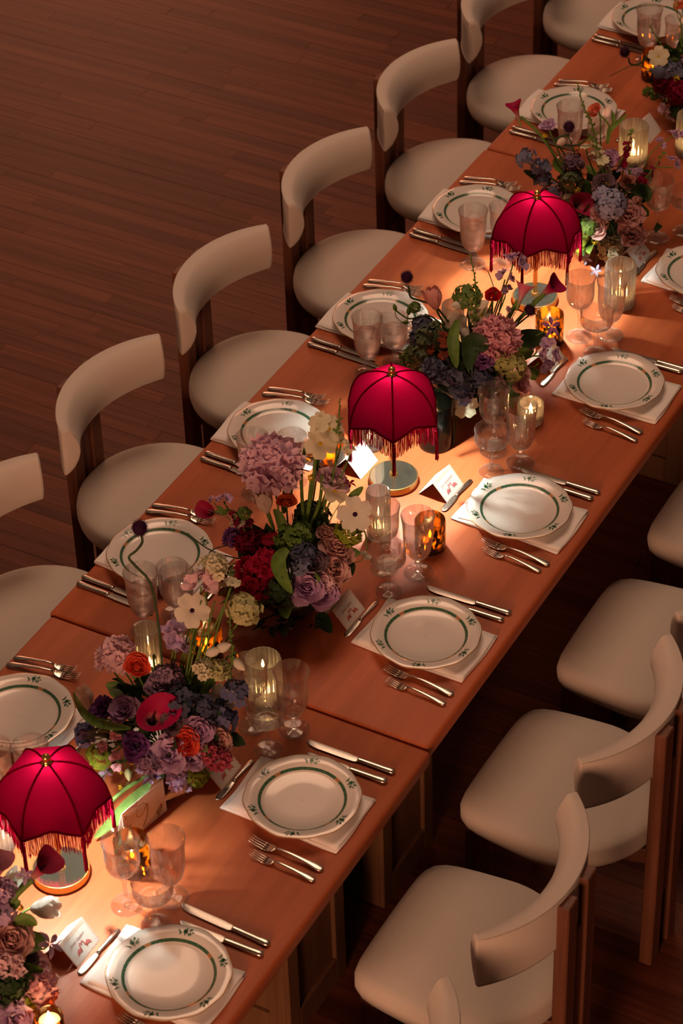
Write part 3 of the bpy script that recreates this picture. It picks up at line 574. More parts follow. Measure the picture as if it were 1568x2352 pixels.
FLOWERS=[
(1,'tulip','peach',[(0.344,-0.342,0.900)],0.031,(-0.34,0.05,0.94)),
(1,'tulip_leaf','green',[(0.535,-0.438,0.977),(0.460,-0.433,0.951),(0.381,-0.396,0.918),(0.354,-0.395,0.973)],0.011,(0.00,0.00,1.00)),
(1,'lisianthus','purple',[(0.411,-0.374,0.929)],0.0354,(-0.34,-0.39,0.86)),
(1,'rose','lavender',[(0.484,-0.389,0.973)],0.03658,(-0.06,-0.40,0.91)),
(1,'calla','magenta',[(0.561,-0.387,0.978)],0.0472,(0.31,-0.25,0.92)),
(1,'ranunculus','coral',[(0.490,-0.328,1.057)],0.03672,(0.28,-0.27,0.92)),
(1,'stock','pale_pink',[(0.422,-0.308,1.043)],0.0432,(-0.18,-0.15,0.97)),
(1,'stock','pale_pink',[(0.408,-0.324,1.031)],0.03024,(-0.22,-0.19,0.96)),
(1,'allium_stem','stem_dark',[(0.535,-0.301,0.959),(0.508,-0.257,1.045),(0.484,-0.224,1.113),(0.452,-0.194,1.182),(0.416,-0.192,1.215),(0.397,-0.190,1.234),(0.408,-0.175,1.246),(0.416,-0.159,1.263),(0.408,-0.152,1.280)],0.0032,(0.00,0.00,1.00)),
(1,'allium','dark_purple',[(0.404,-0.147,1.290)],0.0225,(-0.29,0.37,0.88)),
(1,'sweet_pea','lilac',[(0.524,-0.225,1.078)],0.04536,(0.07,0.04,1.00)),
(1,'sweet_pea','lilac',[(0.534,-0.237,1.052)],0.0324,(0.10,0.03,0.99)),
(1,'nicotiana','white',[(0.548,-0.178,1.126)],0.03996,(0.34,-0.59,0.73)),
(1,'sweet_pea','pale_pink',[(0.553,-0.141,1.174)],0.0432,(0.13,0.12,0.98)),
(1,'sweet_pea','pale_pink',[(0.563,-0.120,1.197)],0.0324,(0.14,0.13,0.98)),
(1,'stock','cream',[(0.569,-0.107,1.211)],0.03024,(0.15,0.14,0.98)),
(1,'snapdragon_flower','cream',[(0.613,-0.102,1.180)],0.02916,(0.22,0.16,0.96)),
(1,'hydrangea','cream_green',[(0.649,-0.121,1.124)],0.04104,(0.30,0.17,0.94)),
(1,'green_spike','green',[(0.650,-0.214,0.989),(0.652,-0.183,1.031),(0.633,-0.159,1.083),(0.621,-0.130,1.134)],0.013,(0.00,0.00,1.00)),
(1,'bud','white',[(0.609,-0.200,1.044)],0.022,(0.85,0.27,0.45)),
(1,'bud','white',[(0.627,-0.184,1.052)],0.022,(0.81,0.31,0.50)),
(1,'bud','white',[(0.667,-0.184,1.018)],0.022,(0.90,-0.39,-0.17)),
(1,'nicotiana','white',[(0.636,-0.221,0.926)],0.0354,(0.34,-0.59,0.73)),
(1,'delphinium','blue',[(0.676,-0.217,0.962)],0.0324,(0.51,0.11,0.85)),
(1,'delphinium','blue',[(0.663,-0.258,0.917)],0.0354,(0.58,0.03,0.81)),
(1,'rose','lavender',[(0.652,-0.346,0.939)],0.03776,(0.49,-0.27,0.83)),
(1,'rose','dusty_pink',[(0.682,-0.308,0.897)],0.03304,(0.65,-0.15,0.74)),
(1,'ranunculus','coral',[(0.641,-0.383,0.933)],0.04012,(0.45,-0.39,0.80)),
(1,'stock','rose_pink',[(0.690,-0.334,0.862)],0.03304,(0.73,-0.25,0.64)),
(1,'stock','rose_pink',[(0.676,-0.354,0.896)],0.0236,(0.62,-0.31,0.72)),
(1,'lisianthus','lilac',[(0.620,-0.421,0.920)],0.0472,(0.39,-0.52,0.76)),
(1,'lisianthus','purple',[(0.548,-0.443,0.934)],0.03422,(0.14,-0.58,0.80)),
(1,'sweet_pea','pink',[(0.461,-0.450,0.896)],0.02478,(-0.16,-0.66,0.73)),
(1,'sweet_pea','pink',[(0.496,-0.432,0.943)],0.02478,(-0.03,-0.55,0.83)),
(1,'sweet_pea','pink',[(0.508,-0.468,0.889)],0.0236,(0.01,-0.72,0.69)),
(1,'hydrangea','lime',[(0.453,-0.455,0.867)],0.03304,(-0.21,-0.73,0.65)),
(1,'clematis','mauve',[(0.473,-0.469,0.841)],0.0236,(-0.14,-0.81,0.57)),
(1,'stock','lilac',[(0.624,-0.395,0.825)],0.0324,(0.59,-0.61,0.52)),
(1,'sweet_pea','lilac',[(0.562,-0.416,0.810)],0.02808,(0.30,-0.83,0.46)),
(1,'hydrangea','lime',[(0.659,-0.376,0.830)],0.02808,(0.70,-0.47,0.54)),
(1,'delphinium','blue',[(0.378,-0.397,0.853)],0.0354,(-0.53,-0.54,0.65)),
(1,'bud','cream_green',[(0.542,-0.475,0.870)],0.016,(0.58,-0.71,-0.41)),
(1,'button','yellow',[(0.548,-0.464,0.899)],0.006,(0.15,-0.69,0.71)),
(1,'button','yellow',[(0.567,-0.462,0.897)],0.006,(0.21,-0.68,0.70)),
(1,'button','yellow',[(0.521,-0.476,0.868)],0.006,(0.06,-0.77,0.63)),
(1,'button','yellow',[(0.569,-0.446,0.923)],0.006,(0.21,-0.60,0.77)),
(1,'button','yellow',[(0.518,-0.478,0.820)],0.006,(0.05,-0.87,0.49)),
(1,'button','yellow',[(0.540,-0.344,0.996)],0.006,(0.11,-0.25,0.96)),
(1,'delphinium','dark_blue',[(0.595,-0.322,0.986)],0.04012,(0.29,-0.18,0.94)),
(1,'lisianthus','mauve',[(0.536,-0.315,1.000)],0.0354,(0.10,-0.16,0.98)),
(1,'stock','mauve',[(0.537,-0.282,0.998)],0.03304,(0.11,-0.06,0.99)),
(1,'delphinium','dark_blue',[(0.636,-0.289,0.958)],0.0354,(0.44,-0.08,0.89)),
(1,'stock','mauve',[(0.585,-0.456,0.897)],0.02596,(0.28,-0.66,0.70)),
(1,'lisianthus','lilac',[(0.660,-0.392,0.895)],0.03068,(0.55,-0.45,0.71)),
(1,'rose','mauve_dark',[(0.603,-0.374,0.969)],0.02832,(0.31,-0.35,0.88)),
(1,'stock','cream_green',[(0.633,-0.212,1.006)],0.02808,(0.36,0.10,0.93)),
(1,'stock','cream',[(0.602,-0.226,1.012)],0.02376,(0.29,0.08,0.96)),
(1,'tulip_leaf','pale_green',[(0.572,-0.437,0.820),(0.555,-0.486,0.800),(0.541,-0.545,0.785),(0.524,-0.602,0.774)],0.016,(0.00,0.00,1.00)),
(1,'stalk','pale_green',[(0.565,-0.432,0.840),(0.538,-0.482,0.830),(0.517,-0.521,0.810)],0.005,(0.00,0.00,1.00)),
(1,'stalk','green',[(0.573,-0.280,0.957),(0.573,-0.257,0.991),(0.572,-0.204,1.068)],0.0022,(0.00,0.00,1.00)),
(1,'stalk','green',[(0.573,-0.280,0.957),(0.581,-0.228,1.025),(0.580,-0.176,1.101)],0.0022,(0.00,0.00,1.00)),
(1,'stalk','green',[(0.573,-0.280,0.957),(0.587,-0.196,1.067),(0.587,-0.143,1.143)],0.0022,(0.00,0.00,1.00)),
(1,'stalk','green',[(0.573,-0.280,0.957),(0.562,-0.210,1.068),(0.561,-0.158,1.144)],0.0022,(0.00,0.00,1.00)),
(1,'stalk','green',[(0.610,-0.242,0.982),(0.607,-0.173,1.084),(0.612,-0.112,1.168)],0.0025,(0.00,0.00,1.00)),
(1,'stalk','green',[(0.597,-0.249,0.982),(0.592,-0.182,1.084),(0.563,-0.145,1.161)],0.0022,(0.00,0.00,1.00)),
(1,'stalk','green',[(0.506,-0.311,0.968),(0.508,-0.292,0.994),(0.495,-0.271,1.035)],0.0025,(0.00,0.00,1.00)),
(1,'bud','green',[(0.496,-0.268,1.038)],0.008,(-0.00,-0.04,1.00)),
(1,'bud','green',[(0.497,-0.284,1.015)],0.007,(-0.01,-0.07,1.00)),
(2,'peony','pink_lilac',[(0.444,0.359,1.122)],0.06264,(-0.08,-0.02,1.00)),
(2,'snapdragon_flower','cream',[(0.434,0.316,1.118)],0.02376,(-0.10,-0.10,0.99)),
(2,'ranunculus','orange',[(0.509,0.316,1.072)],0.02916,(0.07,-0.08,0.99)),
(2,'tulip','peach',[(0.464,0.288,1.069)],0.031,(-0.32,0.16,0.94)),
(2,'tulip_leaf','green',[(0.528,0.260,0.992),(0.518,0.276,1.024),(0.504,0.285,1.047),(0.490,0.286,1.061)],0.012,(0.00,0.00,1.00)),
(2,'tulip_leaf','green',[(0.495,0.321,1.024),(0.492,0.357,1.078),(0.492,0.393,1.130)],0.012,(0.00,0.00,1.00)),
(2,'tulip_leaf','green',[(0.565,0.218,1.017),(0.558,0.187,1.005),(0.577,0.163,0.983),(0.613,0.149,0.950)],0.018,(0.00,0.00,1.00)),
(2,'calla','burgundy',[(0.338,0.237,1.034)],0.03456,(-0.36,-0.70,0.62)),
(2,'stalk','green',[(0.468,0.254,0.940),(0.399,0.268,1.027),(0.347,0.242,1.032)],0.003,(0.00,0.00,1.00)),
(2,'sweet_pea','lilac',[(0.361,0.267,1.057)],0.02376,(-0.28,-0.21,0.94)),
(2,'sweet_pea','lilac',[(0.341,0.255,1.056)],0.01728,(-0.31,-0.23,0.92)),
(2,'snapdragon','burgundy',[(0.502,0.239,0.951),(0.450,0.239,0.993),(0.407,0.243,1.035),(0.365,0.235,1.058)],0.026,(0.00,0.00,1.00)),
(2,'snapdragon_flower','burgundy',[(0.433,0.251,1.025)],0.02376,(-0.16,-0.25,0.95)),
(2,'snapdragon_flower','peach',[(0.414,0.241,1.025)],0.02376,(-0.20,-0.28,0.94)),
(2,'stock','burgundy',[(0.445,0.240,0.975)],0.03776,(-0.19,-0.31,0.93)),
(2,'snapdragon_flower','crimson',[(0.461,0.250,0.988)],0.03068,(-0.13,-0.27,0.95)),
(2,'snapdragon_flower','crimson',[(0.500,0.250,1.002)],0.03068,(-0.00,-0.27,0.96)),
(2,'stock','purple',[(0.402,0.235,0.977)],0.02592,(-0.29,-0.32,0.90)),
(2,'stock','crimson',[(0.507,0.167,0.956)],0.0472,(0.01,-0.53,0.85)),
(2,'stock','burgundy',[(0.497,0.145,0.924)],0.0354,(-0.02,-0.63,0.78)),
(2,'stock','crimson',[(0.518,0.192,0.979)],0.03304,(0.05,-0.44,0.90)),
(2,'button','yellow',[(0.540,0.286,1.010)],0.01,(0.12,-0.16,0.98)),
(2,'button','yellow',[(0.573,0.231,0.993)],0.01,(0.21,-0.32,0.92)),
(2,'button','yellow',[(0.602,0.211,0.970)],0.01,(0.30,-0.39,0.87)),
(2,'button','yellow',[(0.535,0.394,1.096)],0.01,(0.10,0.06,0.99)),
(2,'hydrangea','green',[(0.546,0.260,1.006)],0.03776,(0.13,-0.23,0.96)),
(2,'hydrangea','green',[(0.558,0.292,1.007)],0.03304,(0.17,-0.14,0.98)),
(2,'hydrangea','lime',[(0.643,0.375,0.978)],0.03672,(0.42,0.09,0.90)),
(2,'nicotiana','white',[(0.653,0.392,1.028)],0.0432,(0.34,-0.59,0.73)),
(2,'nicotiana','cream',[(0.592,0.407,1.068)],0.03456,(0.41,-0.28,0.87)),
(2,'nicotiana','cream',[(0.535,0.442,1.166)],0.03888,(0.32,-0.55,0.77)),
(2,'nicotiana','cream',[(0.544,0.469,1.196)],0.03672,(0.60,-0.24,0.77)),
(2,'nicotiana','cream',[(0.523,0.465,1.209)],0.03024,(-0.16,-0.51,0.84)),
(2,'sweet_pea','cream',[(0.578,0.466,1.164)],0.02808,(0.17,0.13,0.98)),
(2,'sweet_pea','cream',[(0.602,0.470,1.150)],0.02376,(0.21,0.14,0.97)),
(2,'lisianthus','pink_lilac',[(0.571,0.428,1.082)],0.04536,(0.18,0.13,0.97)),
(2,'green_spike','green',[(0.562,0.469,1.183),(0.561,0.490,1.214),(0.551,0.515,1.258)],0.012,(0.00,0.00,1.00)),
(2,'stalk','green',[(0.577,0.366,1.021),(0.579,0.423,1.102),(0.567,0.472,1.182)],0.0025,(0.00,0.00,1.00)),
(2,'clematis','burgundy',[(0.618,0.432,1.082)],0.01728,(0.27,0.13,0.95)),
(2,'tulip_leaf','green',[(0.624,0.414,1.051),(0.635,0.426,1.059),(0.648,0.444,1.074)],0.01,(0.00,0.00,1.00)),
(2,'stalk','green',[(0.552,0.321,0.977),(0.514,0.381,1.095),(0.505,0.419,1.158)],0.0045,(0.00,0.00,1.00)),
(2,'stalk','green',[(0.552,0.321,0.977),(0.542,0.384,1.076),(0.532,0.422,1.139)],0.0045,(0.00,0.00,1.00)),
(2,'stalk','green',[(0.552,0.321,0.977),(0.545,0.354,1.031),(0.535,0.393,1.094)],0.0045,(0.00,0.00,1.00)),
(2,'stalk','green',[(0.552,0.321,0.977),(0.565,0.372,1.039),(0.556,0.410,1.102)],0.0045,(0.00,0.00,1.00)),
(2,'rose','dusty_pink',[(0.635,0.332,0.962)],0.04484,(0.43,-0.02,0.90)),
(2,'rose','dusty_pink',[(0.657,0.277,0.944)],0.04248,(0.51,-0.19,0.84)),
(2,'rose','dusty_pink',[(0.595,0.348,0.984)],0.02596,(0.30,0.03,0.95)),
(2,'rose','mauve_dark',[(0.620,0.247,0.974)],0.03304,(0.36,-0.28,0.89)),
(2,'rose','pale_pink',[(0.649,0.231,0.939)],0.03068,(0.47,-0.34,0.81)),
(2,'allium','slate_blue',[(0.601,0.248,0.986)],0.026,(0.30,-0.27,0.91)),
(2,'delphinium','slate_blue',[(0.598,0.218,0.976)],0.03068,(0.29,-0.36,0.89)),
(2,'delphinium','dark_blue',[(0.587,0.239,0.990)],0.0354,(0.25,-0.30,0.92)),
(2,'rose','lavender',[(0.627,0.196,0.939)],0.04484,(0.40,-0.45,0.80)),
(2,'rose','lavender',[(0.658,0.218,0.915)],0.04012,(0.52,-0.40,0.76)),
(2,'clematis','mauve_pink',[(0.554,0.211,0.830)],0.0324,(0.31,-0.92,0.22)),
(2,'clematis','mauve_pink',[(0.564,0.184,0.800)],0.02808,(0.48,-0.87,0.07)),
(2,'calla','burgundy',[(0.388,0.208,0.886)],0.03024,(-0.15,-0.99,0.01)),
(2,'hydrangea','cream_green',[(0.473,0.154,0.860)],0.0378,(-0.15,-0.75,0.65)),
(2,'stalk','stem_dark',[(0.467,0.254,0.920),(0.413,0.223,0.927),(0.358,0.194,0.955),(0.304,0.187,0.990)],0.0016,(0.00,0.00,1.00)),
(2,'stalk','stem_dark',[(0.467,0.254,0.913),(0.412,0.228,0.959),(0.376,0.206,0.958),(0.359,0.192,0.946)],0.0016,(0.00,0.00,1.00)),
(2,'stalk','green',[(0.647,0.367,0.965),(0.673,0.396,0.983),(0.689,0.382,0.936)],0.002,(0.00,0.00,1.00)),
(2,'snapdragon_flower','cream',[(0.686,0.380,0.922)],0.01944,(0.60,0.12,0.79)),
(2,'tulip_leaf','dark_green',[(0.666,0.267,0.965),(0.615,0.407,0.840),(0.628,0.406,0.810)],0.02,(0.00,0.00,1.00)),
(2,'hydrangea','green',[(0.420,0.264,1.037)],0.01944,(-0.18,-0.22,0.96)),
(2,'hydrangea','dark_green',[(0.540,0.377,0.986)],0.0472,(0.12,0.12,0.98)),
(2,'hydrangea','dark_green',[(0.571,0.160,0.942)],0.0413,(0.21,-0.56,0.80)),
(2,'nicotiana','cream',[(0.373,0.200,0.862)],0.02808,(0.15,-0.63,0.76)),
(2,'nicotiana','cream',[(0.415,0.223,0.860)],0.02592,(0.49,-0.45,0.75)),
(3,'allium_stem','stem_dark',[(0.475,1.238,1.001),(0.435,1.240,1.037),(0.396,1.228,1.052),(0.372,1.220,1.061),(0.361,1.230,1.085)],0.003,(0.00,0.00,1.00)),
(3,'allium','dark_purple',[(0.351,1.239,1.106)],0.02,(-0.20,0.42,0.88)),
(3,'tulip','coral_pink',[(0.427,1.246,1.053)],0.033,(-0.38,0.17,0.91)),
(3,'tulip_leaf','green',[(0.510,1.220,1.030),(0.530,1.155,1.022),(0.551,1.118,1.003),(0.572,1.092,0.978)],0.016,(0.00,0.00,1.00)),
(3,'stalk','green',[(0.480,1.227,0.981),(0.426,1.221,1.017),(0.382,1.192,1.012),(0.344,1.184,1.033)],0.0022,(0.00,0.00,1.00)),
(3,'bud','green',[(0.342,1.187,1.038)],0.011,(-0.40,0.20,0.89)),
(3,'bud','green',[(0.376,1.200,1.029)],0.012,(-0.16,0.35,0.92)),
(3,'bud','green',[(0.376,1.183,1.004)],0.01,(-0.73,-0.65,0.21)),
(3,'hydrangea','green',[(0.387,1.212,1.037)],0.01728,(-0.27,-0.22,0.94)),
(3,'delphinium','slate_blue',[(0.419,1.201,0.995)],0.03672,(-0.25,-0.26,0.93)),
(3,'delphinium','slate_blue',[(0.409,1.178,0.969)],0.02808,(-0.30,-0.34,0.89)),
(3,'hydrangea','grey_green',[(0.442,1.188,0.973)],0.0472,(-0.22,-0.32,0.92)),
(3,'snapdragon_flower','rust',[(0.466,1.149,0.970)],0.02124,(-0.14,-0.43,0.89)),
(3,'snapdragon_flower','rust',[(0.486,1.178,0.997)],0.02124,(-0.07,-0.33,0.94)),
(3,'snapdragon_flower','rust',[(0.514,1.130,0.977)],0.02124,(0.01,-0.47,0.88)),
(3,'snapdragon_flower','rust',[(0.504,1.155,0.993)],0.01888,(-0.02,-0.39,0.92)),
(3,'hydrangea','green',[(0.403,1.161,0.907)],0.03456,(-0.41,-0.45,0.79)),
(3,'hydrangea','grey_green',[(0.434,1.153,0.943)],0.03776,(-0.26,-0.44,0.86)),
(3,'nicotiana','white',[(0.494,1.247,0.998)],0.03024,(0.26,-0.85,0.46)),
(3,'bud','white',[(0.519,1.247,0.977)],0.024,(0.59,-0.74,-0.34)),
(3,'nicotiana','cream',[(0.545,1.287,1.014)],0.0324,(0.32,-0.55,0.77)),
(3,'bud','white',[(0.486,1.271,1.040)],0.022,(-0.50,-0.84,0.21)),
(3,'bud','white',[(0.543,1.302,1.038)],0.022,(0.73,0.16,0.67)),
(3,'hydrangea','pale_green',[(0.498,1.305,1.045)],0.04104,(-0.02,0.01,1.00)),
(3,'green_spike','green',[(0.537,1.256,1.009),(0.530,1.286,1.058),(0.515,1.311,1.107),(0.490,1.334,1.161)],0.014,(0.00,0.00,1.00)),
(3,'ranunculus','red',[(0.560,1.327,1.060)],0.02592,(0.24,-0.38,0.89)),
(3,'stalk','green',[(0.579,1.262,0.948),(0.571,1.298,1.008),(0.563,1.320,1.047)],0.003,(0.00,0.00,1.00)),
(3,'stalk','stem_dark',[(0.562,1.320,1.047),(0.557,1.337,1.076),(0.534,1.350,1.114)],0.0012,(0.00,0.00,1.00)),
(3,'sweet_pea','lilac',[(0.587,1.392,1.131)],0.0432,(0.17,0.12,0.98)),
(3,'sweet_pea','lilac',[(0.578,1.364,1.097)],0.03024,(0.17,0.10,0.98)),
(3,'sweet_pea','mauve',[(0.589,1.351,1.070)],0.01944,(0.20,0.09,0.98)),
(3,'stalk','green',[(0.586,1.299,0.997),(0.584,1.332,1.046),(0.585,1.363,1.090)],0.002,(0.00,0.00,1.00)),
(3,'calla','pink_calla',[(0.628,1.375,1.072)],0.04752,(-0.10,0.87,0.49)),
(3,'stalk','green',[(0.599,1.274,0.947),(0.609,1.316,1.001),(0.622,1.353,1.045)],0.006,(0.00,0.00,1.00)),
(3,'calla','magenta',[(0.693,1.412,1.072)],0.04752,(0.60,0.58,0.56)),
(3,'stalk','green',[(0.599,1.274,0.933),(0.635,1.329,1.001),(0.679,1.394,1.058)],0.006,(0.00,0.00,1.00)),
(3,'allium','dark_purple',[(0.655,1.356,1.022)],0.019,(-0.16,0.35,0.92)),
(3,'stalk','stem_dark',[(0.599,1.274,0.947),(0.637,1.324,0.991),(0.656,1.348,1.010)],0.0025,(0.00,0.00,1.00)),
(3,'peony','pink',[(0.618,1.228,0.997)],0.05074,(0.31,-0.18,0.93)),
(3,'lisianthus','violet',[(0.616,1.160,0.976)],0.03068,(0.31,-0.38,0.87)),
(3,'hydrangea','lime_cream',[(0.672,1.208,0.940)],0.04366,(0.52,-0.25,0.82)),
(3,'hydrangea','lime_cream',[(0.649,1.196,0.964)],0.03068,(0.42,-0.28,0.86)),
(3,'clematis','violet',[(0.715,1.364,0.983)],0.02808,(0.56,-0.39,0.73)),
(3,'tulip_leaf','dark_green',[(0.647,1.226,1.000),(0.664,1.324,0.950),(0.698,1.374,0.940)],0.026,(0.00,0.00,1.00)),
(3,'tulip_leaf','dark_green',[(0.624,1.170,1.008),(0.586,1.156,1.019),(0.602,1.100,0.976)],0.026,(0.00,0.00,1.00)),
(3,'sweet_pea','lilac',[(0.721,1.344,0.927)],0.0432,(0.62,0.14,0.77)),
(3,'sweet_pea','lilac',[(0.700,1.332,0.885)],0.03456,(0.67,0.16,0.72)),
(3,'sweet_pea','lilac',[(0.694,1.329,0.921)],0.03024,(0.60,0.12,0.79)),
(3,'sweet_pea','lilac',[(0.718,1.342,0.873)],0.02592,(0.71,0.18,0.68)),
(3,'rose','pink',[(0.699,1.222,0.878)],0.02832,(0.69,-0.23,0.68)),
(3,'rose','dusty_pink',[(0.692,1.247,0.902)],0.0236,(0.64,-0.13,0.75)),
(3,'delphinium','dark_blue',[(0.627,1.127,0.939)],0.0354,(0.36,-0.50,0.79)),
(3,'clematis','mauve_pink',[(0.665,1.165,0.926)],0.02124,(0.49,-0.39,0.77)),
(3,'nicotiana','cream',[(0.594,1.097,0.860)],0.03456,(0.34,-0.59,0.73)),
(3,'stock','slate_blue',[(0.507,1.099,0.942)],0.04012,(-0.02,-0.59,0.81)),
(3,'delphinium','slate_blue',[(0.559,1.097,0.943)],0.03068,(0.14,-0.59,0.80)),
(3,'delphinium','dark_blue',[(0.589,1.089,0.916)],0.0354,(0.24,-0.63,0.73)),
(3,'tulip_leaf','dark_green',[(0.677,1.153,0.945),(0.664,1.237,0.850),(0.671,1.246,0.800)],0.017,(0.00,0.00,1.00)),
(3,'hydrangea','green',[(0.682,1.322,0.846)],0.01944,(0.74,0.19,0.64)),
(3,'button','pale_pink',[(0.606,1.330,1.026)],0.01,(0.26,0.08,0.96)),
(3,'button','pale_pink',[(0.624,1.346,1.033)],0.008,(0.29,0.10,0.95)),
(3,'stalk','pale_green',[(0.602,1.100,0.976),(0.562,1.207,0.850),(0.571,1.170,0.820)],0.002,(0.00,0.00,1.00)),
(3,'stalk','pale_green',[(0.550,1.136,0.800),(0.565,1.098,0.780),(0.589,1.042,0.776)],0.0016,(0.00,0.00,1.00)),
(3,'stalk','green',[(0.564,1.254,0.935),(0.560,1.298,1.018),(0.567,1.336,1.066)],0.002,(0.00,0.00,1.00)),
(3,'stalk','green',[(0.564,1.254,0.935),(0.583,1.304,1.007),(0.590,1.342,1.056)],0.002,(0.00,0.00,1.00)),
(3,'stalk','green',[(0.564,1.254,0.935),(0.547,1.274,0.994),(0.553,1.312,1.042)],0.002,(0.00,0.00,1.00)),
(4,'calla','magenta',[(0.263,2.072,1.152)],0.03888,(-0.52,0.31,0.80)),
(4,'stalk','green',[(0.479,2.056,0.927),(0.420,2.059,1.004),(0.344,2.072,1.085),(0.283,2.068,1.131)],0.004,(0.00,0.00,1.00)),
(4,'lisianthus','lilac',[(0.354,2.095,1.109)],0.027,(-0.27,-0.17,0.95)),
(4,'stalk','green',[(0.479,2.056,0.927),(0.432,2.063,0.998),(0.365,2.090,1.095)],0.0025,(0.00,0.00,1.00)),
(4,'allium','dark_purple',[(0.410,2.122,1.102)],0.02,(-0.16,0.35,0.92)),
(4,'allium_stem','stem_dark',[(0.461,2.129,1.070),(0.443,2.110,1.057),(0.410,2.092,1.060),(0.387,2.087,1.071),(0.399,2.101,1.081),(0.417,2.112,1.082)],0.0032,(0.00,0.00,1.00)),
(4,'ranunculus','salmon',[(0.462,2.178,1.140)],0.027,(-0.28,-0.59,0.76)),
(4,'stalk','green',[(0.515,2.152,1.058),(0.509,2.178,1.100),(0.476,2.180,1.130)],0.0025,(0.00,0.00,1.00)),
(4,'green_spike','green',[(0.495,2.130,1.043),(0.468,2.155,1.102),(0.433,2.168,1.150),(0.401,2.190,1.208)],0.014,(0.00,0.00,1.00)),
(4,'tulip_leaf','green',[(0.518,2.153,1.058),(0.514,2.173,1.090),(0.526,2.191,1.105),(0.547,2.219,1.128)],0.008,(0.00,0.00,1.00)),
(4,'tulip_leaf','green',[(0.522,2.185,1.100),(0.514,2.195,1.121),(0.507,2.201,1.137)],0.006,(0.00,0.00,1.00)),
(4,'snapdragon','white_green',[(0.533,2.111,0.984),(0.502,2.130,1.038),(0.463,2.138,1.081)],0.026,(0.00,0.00,1.00)),
(4,'snapdragon_flower','cream',[(0.465,2.121,1.055)],0.02376,(-0.13,-0.10,0.99)),
(4,'snapdragon_flower','cream',[(0.493,2.129,1.043)],0.02376,(-0.07,-0.08,0.99)),
(4,'bud','peach',[(0.402,2.093,1.067)],0.022,(-0.19,-0.98,0.09)),
(4,'rose','lavender',[(0.531,2.136,1.022)],0.02916,(0.34,-0.59,0.73)),
(4,'snapdragon','burgundy',[(0.560,2.140,1.004),(0.570,2.175,1.046),(0.569,2.203,1.088)],0.024,(0.00,0.00,1.00)),
(4,'snapdragon','burgundy',[(0.629,2.125,0.974),(0.654,2.157,1.000),(0.673,2.200,1.046)],0.022,(0.00,0.00,1.00)),
(4,'snapdragon','burgundy',[(0.457,2.069,0.987),(0.451,2.095,1.029),(0.446,2.117,1.066)],0.016,(0.00,0.00,1.00)),
(4,'sweet_pea','lilac',[(0.697,2.197,1.022)],0.03024,(0.42,0.07,0.90)),
(4,'sweet_pea','lilac',[(0.639,2.247,1.042)],0.02376,(0.29,0.18,0.94)),
(4,'sweet_pea','lilac',[(0.678,2.280,1.058)],0.0324,(0.34,0.21,0.92)),
(4,'stalk','green',[(0.620,2.159,0.981),(0.636,2.208,1.038),(0.680,2.258,1.074)],0.0015,(0.00,0.00,1.00)),
(4,'clematis','mauve',[(0.575,2.143,0.995)],0.02808,(0.15,-0.01,0.99)),
(4,'delphinium','mauve',[(0.612,2.157,0.985)],0.02376,(0.27,0.03,0.96)),
(4,'delphinium','slate_blue',[(0.324,2.023,1.031)],0.03024,(-0.38,-0.32,0.87)),
(4,'delphinium','slate_blue',[(0.365,2.029,1.006)],0.03024,(-0.36,-0.33,0.88)),
(4,'delphinium','slate_blue',[(0.381,2.020,0.979)],0.0324,(-0.36,-0.37,0.86)),
(4,'delphinium','slate_blue',[(0.405,2.013,0.945)],0.02808,(-0.36,-0.42,0.83)),
(4,'stock','mauve',[(0.419,2.022,0.937)],0.0216,(-0.35,-0.42,0.84)),
(4,'tulip_leaf','green',[(0.435,2.057,0.988),(0.408,2.056,1.009),(0.397,2.063,1.029)],0.014,(0.00,0.00,1.00)),
(4,'tulip_leaf','dark_green',[(0.396,2.024,0.973),(0.360,2.012,0.985),(0.326,2.003,1.000)],0.012,(0.00,0.00,1.00)),
(4,'nicotiana','cream',[(0.462,2.012,0.918)],0.0324,(0.03,-0.80,0.60)),
(4,'calla','wine',[(0.513,1.980,0.954)],0.04012,(0.64,-0.23,0.74)),
(4,'ranunculus','peach_pale',[(0.594,2.132,0.963)],0.02808,(0.44,-0.77,0.47)),
(4,'hydrangea','light_blue',[(0.602,1.995,0.968)],0.0472,(0.23,-0.46,0.86)),
(4,'delphinium','light_blue',[(0.575,2.003,0.985)],0.03304,(0.14,-0.43,0.89)),
(4,'rose','dusty_pink',[(0.578,1.950,0.916)],0.0354,(0.16,-0.65,0.75)),
(4,'rose','dusty_pink',[(0.575,1.968,0.947)],0.0236,(0.15,-0.56,0.82)),
(4,'lisianthus','dusty_mauve',[(0.654,2.011,0.942)],0.04484,(0.40,-0.43,0.81)),
(4,'lisianthus','dusty_mauve',[(0.672,1.997,0.888)],0.04012,(0.51,-0.52,0.68)),
(4,'hydrangea','lime',[(0.538,1.957,0.840)],0.0324,(0.02,-0.82,0.58)),
(4,'hydrangea','green',[(0.558,1.944,0.905)],0.0354,(0.10,-0.68,0.72)),
(4,'stock','cream',[(0.606,1.994,0.820)],0.03024,(0.39,-0.77,0.51)),
(4,'stock','cream',[(0.612,2.022,0.820)],0.0216,(0.49,-0.70,0.53)),
(4,'button','yellow',[(0.574,2.035,1.004)],0.009,(0.14,-0.33,0.93)),
(4,'button','yellow',[(0.584,1.937,0.870)],0.009,(0.20,-0.75,0.63)),
(4,'button','yellow',[(0.556,1.936,0.878)],0.009,(0.09,-0.75,0.66)),
(4,'button','yellow',[(0.493,2.012,0.975)],0.009,(-0.11,-0.42,0.90)),
(4,'button','yellow',[(0.356,2.078,1.083)],0.009,(-0.30,-0.20,0.93)),
(4,'clematis','light_blue',[(0.544,1.969,0.786)],0.0216,(0.47,-0.83,0.30)),
(4,'clematis','light_blue',[(0.596,1.924,0.785)],0.01944,(0.47,-0.83,0.30)),
